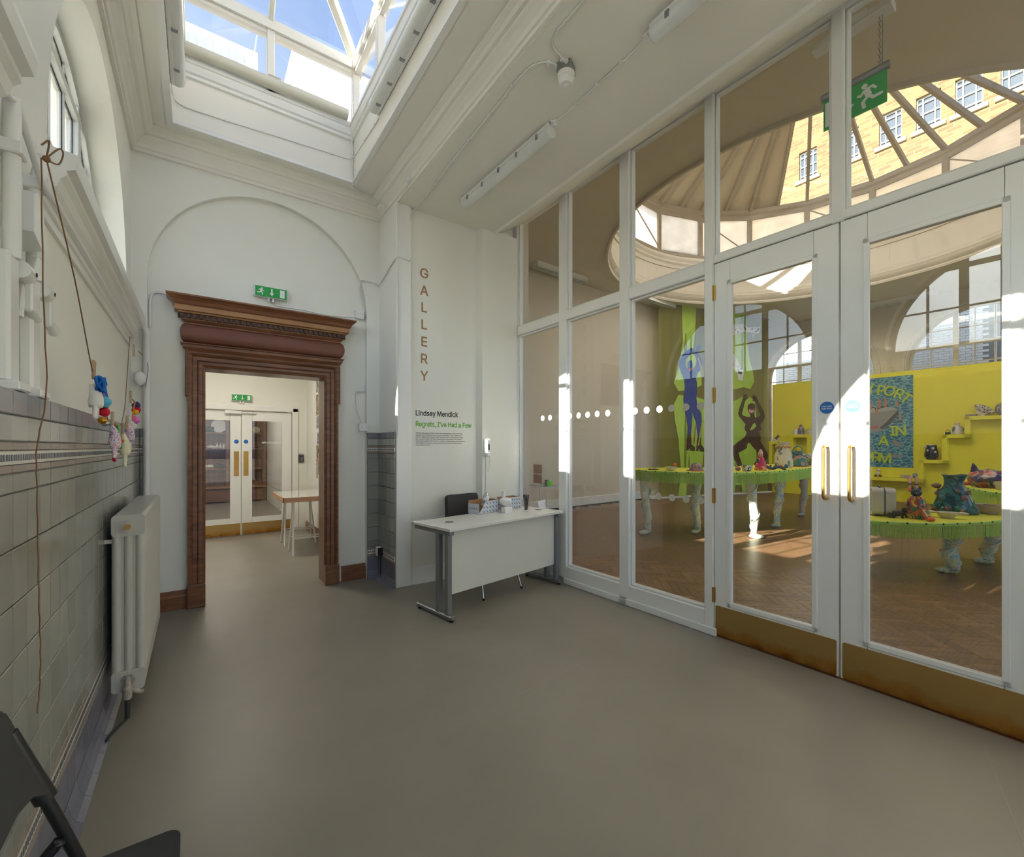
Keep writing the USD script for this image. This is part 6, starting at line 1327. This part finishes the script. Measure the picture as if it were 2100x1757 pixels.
on('ceramic_dog', 'tiny dark ceramic dog on wheels beside the suitcase', 'figurine', (6.42, 1.58, Z2), [('body', [ball(0.03, (0, 0, 0.062), 2, (1, 1.8, 0.9)), ball(0.024, (0, -0.055, 0.088), 2, (1, 1.2, 1))] + legs4(0.017, 0.038, 0.06, 0.009) + [cyl(0.03, (-0.01, 0.07, 0.03), (0.01, 0.07, 0.03), 14)] + [ball(0.01, (s * 0.016, -0.05, 0.113), 1) for s in (-1, 1)], C(64, 54, 52))], rz=0.5, s=1.0)
on('ceramic_figure', 'seated patchwork figure with a dark head and orange shoes on the low table', 'figurine', (6.58, 1.46, Z2), [
    ('body', lathe([(0.12, 0), (0.125, 0.06), (0.105, 0.18), (0.085, 0.25), (0.05, 0.29)], 22, lump=0.016, seed=5), glaze('gl_patch', [(40, 60, 110), (200, 110, 60), (60, 120, 70), (190, 60, 80), (200, 180, 60), (40, 70, 90)], 8)),
    ('head', [ball(0.056, (0, 0, 0.335), 2, (1, 1.05, 0.95), 0.006)] + [mv(ball(0.02, (0, 0, 0), 1, (0.6, 0.8, 1.3)), (0.0, s * 0.035, 0.385)) for s in (-1, 1)] + [ball(0.02, (-0.05, -0.02, 0.32), 1)], C(50, 58, 74)),
    ('leg', [tube([(-0.03, -0.06, 0.12), (-0.16, -0.16, 0.035)], [0.045, 0.035], 10)], glaze('gl_patch2', [(200, 110, 60), (60, 120, 70), (210, 180, 70)], 8)), ('leg', [tube([(-0.02, 0.07, 0.06), (-0.04, 0.20, 0.03)], [0.035, 0.026], 10)], C(110, 60, 110)),
    ('shoe', [ball(0.042, (-0.19, -0.18, 0.03), 2, (1.3, 1, 0.7)), ball(0.036, (-0.04, 0.235, 0.028), 2, (1, 1.3, 0.75))], C(234, 96, 50))], s=0.86)
on('boat_dish', 'cream boat shaped ceramic dish on the low table in front of the teal vase', 'dish', (6.86, 1.26, Z2), [('dish', mv(mv(lathe([(0.04, 0), (0.075, 0.03), (0.10, 0.07), (0.09, 0.07), (0.06, 0.03)], 26, lump=0.006, seed=3), s=1.0), (0, 0, 0)), cream), ('prow', [ball(0.03, (0.02, 0.125, 0.06), 2, (0.8, 1.6, 0.5)), ball(0.03, (0.0, -0.125, 0.062), 2, (0.8, 1.6, 0.6))], cream)], rz=0.25, s=1.0)
tv = [('body', lathe([(0.19, 0), (0.235, 0.03), (0.24, 0.10), (0.20, 0.22), (0.155, 0.34), (0.12, 0.42), (0.105, 0.48), (0.125, 0.545), (0.145, 0.58), (0.13, 0.58), (0.10, 0.53)], 40, lump=0.016, seed=14, freq=16), glaze('gl_teal', [(24, 88, 92), (36, 112, 112), (20, 70, 84), (60, 120, 128)], 10, 0.12))]
rr = np.random.default_rng(3)
fl = []
for k in range(26):
    a = rr.uniform(0, 2 * PI); z = rr.uniform(0.03, 0.38); r = np.interp(z, [0, .1, .22, .34, .42], [.23, .24, .2, .155, .12])
    fl.append(ball(rr.uniform(0.025, 0.045), (r * math.cos(a), r * math.sin(a), z), 1, lump=0.012, seed=k))
tv.append(('applied_flowers', fl, glaze('gl_flow', [(180, 120, 70), (120, 80, 90), (60, 110, 120), (160, 110, 80)], 14)))
tv.append(('applied_leaves', [ball(0.05, (0.22 * math.cos(k * 0.7), 0.22 * math.sin(k * 0.7), 0.05 + 0.02 * (k % 3)), 1, (1, 1, 0.8), 0.014, k) for k in range(9)], C(34, 104, 104)))
tv.append(('applied_rose', [ball(0.05, (-0.03, 0.19, 0.40), 2, lump=0.02, seed=2), ball(0.035, (-0.02, 0.15, 0.31), 2, lump=0.015, seed=5)], C(112, 84, 70)))
on('teal_vase', 'large teal glazed vase covered in applied flowers on the low table', 'vase', (7.45, 1.31, Z2), tv, s=0.8)
on('ceramic_bowl', 'small plain clay bowl with dark marks right of the teal vase', 'bowl', (7.72, 1.05, Z2), [('bowl', lathe([(0.08, 0), (0.12, 0.03), (0.15, 0.13), (0.14, 0.13), (0.10, 0.03)], 22, lump=0.008, seed=1), C(186, 166, 146)), ('contents', bx(-0.05, 0.05, -0.07, 0.07, 0.115, 0.128, 0.004), M['dark'])], s=0.85)
# --- on the middle table
Z3 = 0.83
on('fox_bundle', 'red and blue ceramic fox mask bundle with pointed ears on the middle table', 'ceramic', (9.0, 1.22, Z3), [('bundle', ball(0.2, (0, 0, 0.14), 3, (1, 1.35, 0.8), 0.03, 4, 9), glaze('gl_fox', [(150, 60, 60), (60, 60, 110), (170, 150, 130), (196, 70, 60), (110, 80, 70)], 6)), ('ear', [mv(lathe([(0.06, 0), (0.03, 0.09), (0.004, 0.14)], 10, lump=0.004), (0, s * 0.17, 0.26), rx=-s * 0.2) for s in (-1, 1)], C(54, 50, 92)), ('tail', tube(smooth_path([(-0.05, 0.22, 0.06), (-0.1, 0.4, 0.04), (-0.12, 0.5, 0.03)]), [0.03] * 12 + [0.012], 8), C(170, 60, 60), True)], s=0.85)
on('ceramic_bowl', 'small cream bowl in front of the fox mask bundle', 'bowl', (8.70, 1.05, Z3), [('bowl', lathe([(0.07, 0), (0.09, 0.02), (0.105, 0.12), (0.095, 0.12), (0.06, 0.03)], 20, lump=0.006), cream)], s=0.9)
on('spotted_ceramic', 'white spotted ceramic form at the right edge of the door glass', 'ceramic', (8.75, 0.82, Z3), [('form', ball(0.12, (0, 0, 0.18), 2, (0.9, 0.8, 1.5), 0.015, 6), glaze('gl_spot', [(214, 206, 190), (214, 206, 190), (120, 110, 104), (216, 208, 192)], 12))], s=0.9)
# --- on the stepped shelf and boxes (gallery frame)
def gon(name, label, cat, gy, z, parts, gx=PX - 0.135, rz=0, s=0.8):
    return on(name, label, cat, GP(gx, gy - QS, z), parts, rz + GA, s=s)
gon('bird_figure', 'white ceramic bird figure with red feet on the lowest shelf', 'figurine', 3.97, 0.62, [('body', [ball(0.05, (0, 0, 0.11), 2, (1, 0.9, 1.4)), ball(0.055, (0, 0.0, 0.23), 2, (1, 1.1, 0.9))], wht), ('feet', [ball(0.05, (-0.03, s * 0.06, 0.035), 2, (1.2, 0.8, 0.7)) for s in (-1, 1)], C(120, 60, 60)), ('beak', tube([(-0.04, 0, 0.23), (-0.10, 0, 0.215)], [0.016, 0.003], 8), C(210, 160, 80))])
gon('tea_set', 'tiny white cups on a plate on the lowest shelf', 'cups', 3.42, 0.62, [('plate', lathe([(0.13, 0), (0.17, 0.015), (0.15, 0.015)], 24), wht), ('cup', [lathe([(0.025, 0.012), (0.045, 0.05), (0.048, 0.09), (0.04, 0.09)], 14, (0.03 * (k % 2), -0.08 + 0.08 * k, 0)) for k in range(3)], C(196, 194, 190))])
on('legs_figure', 'small ceramic figure with pink legs and orange boots perched on the lowest shelf edge', 'figurine', GP(PX - 0.26, 3.25 - QS, 0.62), [('body', [ball(0.05, (0.02, -0.02, 0.07), 2, (0.9, 1, 1.3), 0.012)], C(150, 150, 150)), ('leg', [tube([(0.0, s * 0.055, 0.04), (-0.04, s * 0.06, 0.0), (-0.045, s * 0.065, -0.22)], [0.03, 0.032, 0.026], 10) for s in (-1, 1)], C(214, 160, 150)), ('stocking_band', [cyl(0.033, (-0.045, s * 0.063, -0.12), (-0.045, s * 0.064, -0.15), 10) for s in (-1, 1)], M['dark']), ('boot', [ball(0.045, (-0.055, s * 0.066, -0.27), 2, (1.1, 0.8, 1.3)) for s in (-1, 1)], C(236, 120, 60))], GA)
gon('black_pot', 'black ceramic pot with pale applied flowers on the second step', 'pot', 2.95, 1.09, [('body', lathe([(0.11, 0), (0.16, 0.10), (0.165, 0.17), (0.13, 0.36), (0.125, 0.44), (0.11, 0.44)], 8, lump=0.004), C(40, 42, 54), False), ('applied_flower', [ball(0.036, (-0.135 + 0.02 * (k % 2), -0.11 + 0.055 * k, 0.23 + 0.055 * ((k * 2) % 5)), 1, (0.4, 1, 1), 0.01, k) for k in range(5)], cream), ('small_star', ball(0.03, (-0.1, -0.15, 0.03), 1, lump=0.01), C(170, 70, 60))])
gon('small_kettle', 'tiny black ceramic kettle on the third step', 'kettle', 2.66, 1.69, [('body', lathe([(0.055, 0), (0.062, 0.03), (0.055, 0.075), (0.03, 0.085)], 16), C(46, 48, 60)), ('handle', tube(np.c_[np.zeros(14), 0.05 * np.cos(np.linspace(0, PI, 14)), 0.07 + 0.075 * np.sin(np.linspace(0, PI, 14))], 0.007, 6), C(46, 48, 60), True)])
gon('cream_vase', 'cream jug shaped vase with a blue patch on the third step', 'vase', 2.50, 1.69, [('body', lathe([(0.11, 0), (0.125, 0.04), (0.115, 0.12), (0.075, 0.23), (0.055, 0.28), (0.062, 0.325), (0.05, 0.325)], 24, lump=0.005), cream), ('blue_patch', ball(0.07, (-0.07, 0.06, 0.14), 2, (0.5, 0.6, 1.3)), C(62, 84, 120)), ('handle', tube(smooth_path([(0, -0.07, 0.22), (0, -0.13, 0.17), (0, -0.11, 0.08)]), 0.012, 7), C(90, 100, 120), True)])
gon('ceramic_books', 'small stack of grey ceramic books at the left of the top step', 'books', 2.28, 2.10, [('book', [bx(-0.07, 0.07, -0.12, 0.10, 0.03 * k, 0.03 * k + 0.027, 0.003) for k in range(2)], C(150, 146, 150)), ('red_mark', bx(-0.072, -0.068, -0.02, 0.03, 0.02, 0.05), C(190, 70, 60))])
a_ = np.linspace(0, 1, 110); rr_ = 0.185 * np.exp(-2.1 * a_); th_ = a_ * 15
gon('ammonite', 'cream ceramic ammonite with a spiral shell on the top step', 'ceramic', 2.09, 2.10, [('shell', tube(np.c_[-0.02 * a_, -rr_ * np.cos(th_), 0.19 + rr_ * 0.8 * np.sin(th_ - 1.0)], 0.06 * np.exp(-1.9 * a_) + 0.006, 10), glaze('gl_amm', [(206, 190, 164), (214, 200, 174), (90, 84, 100), (210, 196, 168)], 24), True), ('disc', mv(cyl(0.14, (-0.01, 0, 0), (0.03, 0, 0), 30), (0, 0, 0.17)), C(196, 182, 158)), ('stand', bx(-0.04, 0.05, -0.05, 0.05, 0, 0.06, 0.01), cream)])
gon('textured_egg', 'grey textured egg shaped ceramic at the right end of the top step', 'ceramic', 1.80, 2.10, [('body', ball(0.14, (0, 0, 0.17), 3, (0.8, 0.9, 1.25), 0.012, 3, 40), glaze('gl_egg', [(150, 150, 136), (110, 112, 104), (180, 178, 160)], 30))])
gon('ceramic_group', 'small white and brown ceramic group on the narrow open box', 'ceramic', 6.42, 1.57, [('base', bx(-0.12, 0.1, -0.14, 0.14, 0, 0.03, 0.006), wht), ('mass', [ball(0.06, (0, 0.07, 0.08), 2, lump=0.02, seed=1), ball(0.055, (0, -0.07, 0.07), 2, lump=0.01, seed=2)], wht), ('brown_mass', [ball(0.06, (0, 0.0, 0.12), 2, lump=0.02, seed=3), ball(0.045, (0, -0.05, 0.19), 2, lump=0.02, seed=4)], C(120, 74, 66))])
gon('ceramic_boat', 'small dark ceramic boat on the low ledge between the boxes', 'ceramic', 6.12, 1.20, [('hull', ball(0.1, (0, 0, 0.03), 2, (0.5, 1.2, 0.3)), C(70, 64, 76)), ('mast', tube([(0, 0, 0.03), (0, 0.01, 0.11)], 0.008, 6), C(70, 64, 76))])
gon('ceramic_saint', 'small ceramic figurine in a red cloak on the square open box', 'figurine', 5.76, 1.76, [('cloak', lathe([(0.10, 0), (0.11, 0.08), (0.09, 0.22), (0.05, 0.31)], 18, lump=0.01, seed=7), glaze('gl_saint', [(150, 70, 70), (90, 130, 160), (190, 120, 100)], 9)), ('head', ball(0.05, (-0.02, 0, 0.32), 2), C(150, 80, 74)), ('jug', lathe([(0.06, 0), (0.09, 0.08), (0.06, 0.17), (0.05, 0.2)], 18, (-0.02, 0.17, 0), lump=0.006), wht)])
gon('round_jar', 'round white ceramic jar at the right of the figurine on the open box', 'jar', 5.55, 1.76, [('body', lathe([(0.06, 0), (0.10, 0.08), (0.08, 0.16), (0.05, 0.19)], 18, lump=0.006), glaze('gl_jar', [(210, 200, 180), (210, 200, 180), (80, 80, 110)], 9))])
# --- gallery ceiling battens and pipe work
def gbatten(label, gx, gy, rz, L=1.5):
    t = T('fluorescent_batten', label, 'light')
    R = lambda m: G(mv(m, (gx, gy, GC), rz))
    t.add('housing', R(bx(-0.08, 0.08, -L / 2, L / 2, -0.09, 0, 0.006)), M['white'])
    t.add('louvre', R(cat_([bx(-0.075, 0.075, y - 0.004, y + 0.004, -0.13, -0.09) for y in np.linspace(-L / 2 + 0.02, L / 2 - 0.02, 26)] + [bx(s * 0.075, s * 0.079, -L / 2, L / 2, -0.13, -0.085) for s in (-1, 1)])), M['lampcover'])
gbatten('louvred ceiling batten in the gallery behind the first pane of the screen', 3.6, 7.25, PI / 2)
gbatten('louvred ceiling batten in the gallery left of the curtain', 6.9, 7.1, PI / 2)
gbatten('louvred ceiling batten near the far gallery wall above the arches', 11.9, 3.4, 0, 1.8)
for k, gx_ in enumerate((1.1, 1.45)):
    t = T('ceiling_conduit', ('white conduit along the gallery ceiling nearest the glass screen', 'second white conduit along the gallery ceiling towards the dome')[k], 'conduit')
    t.add('pipe', G(tube([(gx_, -2.4, GC - 0.02), (gx_, 7.5, GC - 0.02)], 0.014, 8)), M['galwall'])
    for y in np.arange(-2, 7.4, 0.75): t.add('saddle', G(bx(gx_ - 0.02, gx_ + 0.02, y - 0.02, y + 0.02, GC - 0.036, GC, 0.003)), M['galwall'])
# --- clear stand just inside the glass
st_ = T('acrylic_table', 'clear acrylic side table just inside the glass behind the desk', 'table')
M['acry'] = pane('acrylic', (0.93, 0.96, 0.95), 0.08)
ax0, ax1, ay0, ay1 = 3.38, 3.62, 4.08, 4.50
M['acedge'] = flat('acrylic_edge', (206, 214, 206), 0.2)
st_.add('top', bx(ax0, ax1, ay0, ay1, 0.915, 0.921), M['acry'])
st_.add('edge', [bx(ax0 - 0.003, ax0, ay0, ay1, 0.912, 0.924), bx(ax1, ax1 + 0.003, ay0, ay1, 0.912, 0.924), bx(ax0, ax1, ay0 - 0.003, ay0, 0.912, 0.924), bx(ax0, ax1, ay1, ay1 + 0.003, 0.912, 0.924)], M['acedge'])
for x in (ax0, ax1):
    for y in (ay0, ay1): st_.add('leg', bx(x - 0.005, x + 0.005, y - 0.005, y + 0.005, 0, 0.915), M['acedge'])
sg_ = T('sign_holder', 'clear sign holder with a terracotta notice on the acrylic table', 'sign', loc=(3.47, 4.36, 0.924), rz=-0.15)
sg_.add('card', bx(0.0, 0.003, -0.105, 0.105, 0.02, 0.255), flat('terracotta_card', (166, 110, 84), 0.7))
sg_.add('holder', [bx(-0.002, 0.005, -0.112, -0.108, 0, 0.275), bx(-0.002, 0.005, 0.108, 0.112, 0, 0.275), bx(-0.002, 0.005, -0.112, 0.112, 0.271, 0.275), bx(-0.05, 0.05, -0.112, 0.112, 0, 0.004)], M['acedge'])
tm = text('Tell us what you think', 0.016, 0.0008, True); tm.apply_translation([-tm.bounds[1][0] / 2, 0, 0])
sg_.add('lettering', axes(tm, (-0.001, 0, 0.13), (0, -1, 0), (0, 0, 1), (-1, 0, 0)), M['wprint'])
t = T('sticky_pad', 'bright green and black block of note pads on the acrylic table', 'note pad', loc=(3.48, 4.20, 0.924), rz=0.2)
t.add('pad', bx(0, 0.05, -0.05, 0.0, 0, 0.062, 0.003), flat('neon_green', (110, 220, 50), 0.6)); t.add('black_pad', bx(0, 0.05, 0.002, 0.03, 0, 0.07, 0.003), M['black']); t.add('lilac_pad', bx(0, 0.05, 0.032, 0.075, 0, 0.03, 0.003), flat('lilac_pad', (180, 160, 190), 0.7))
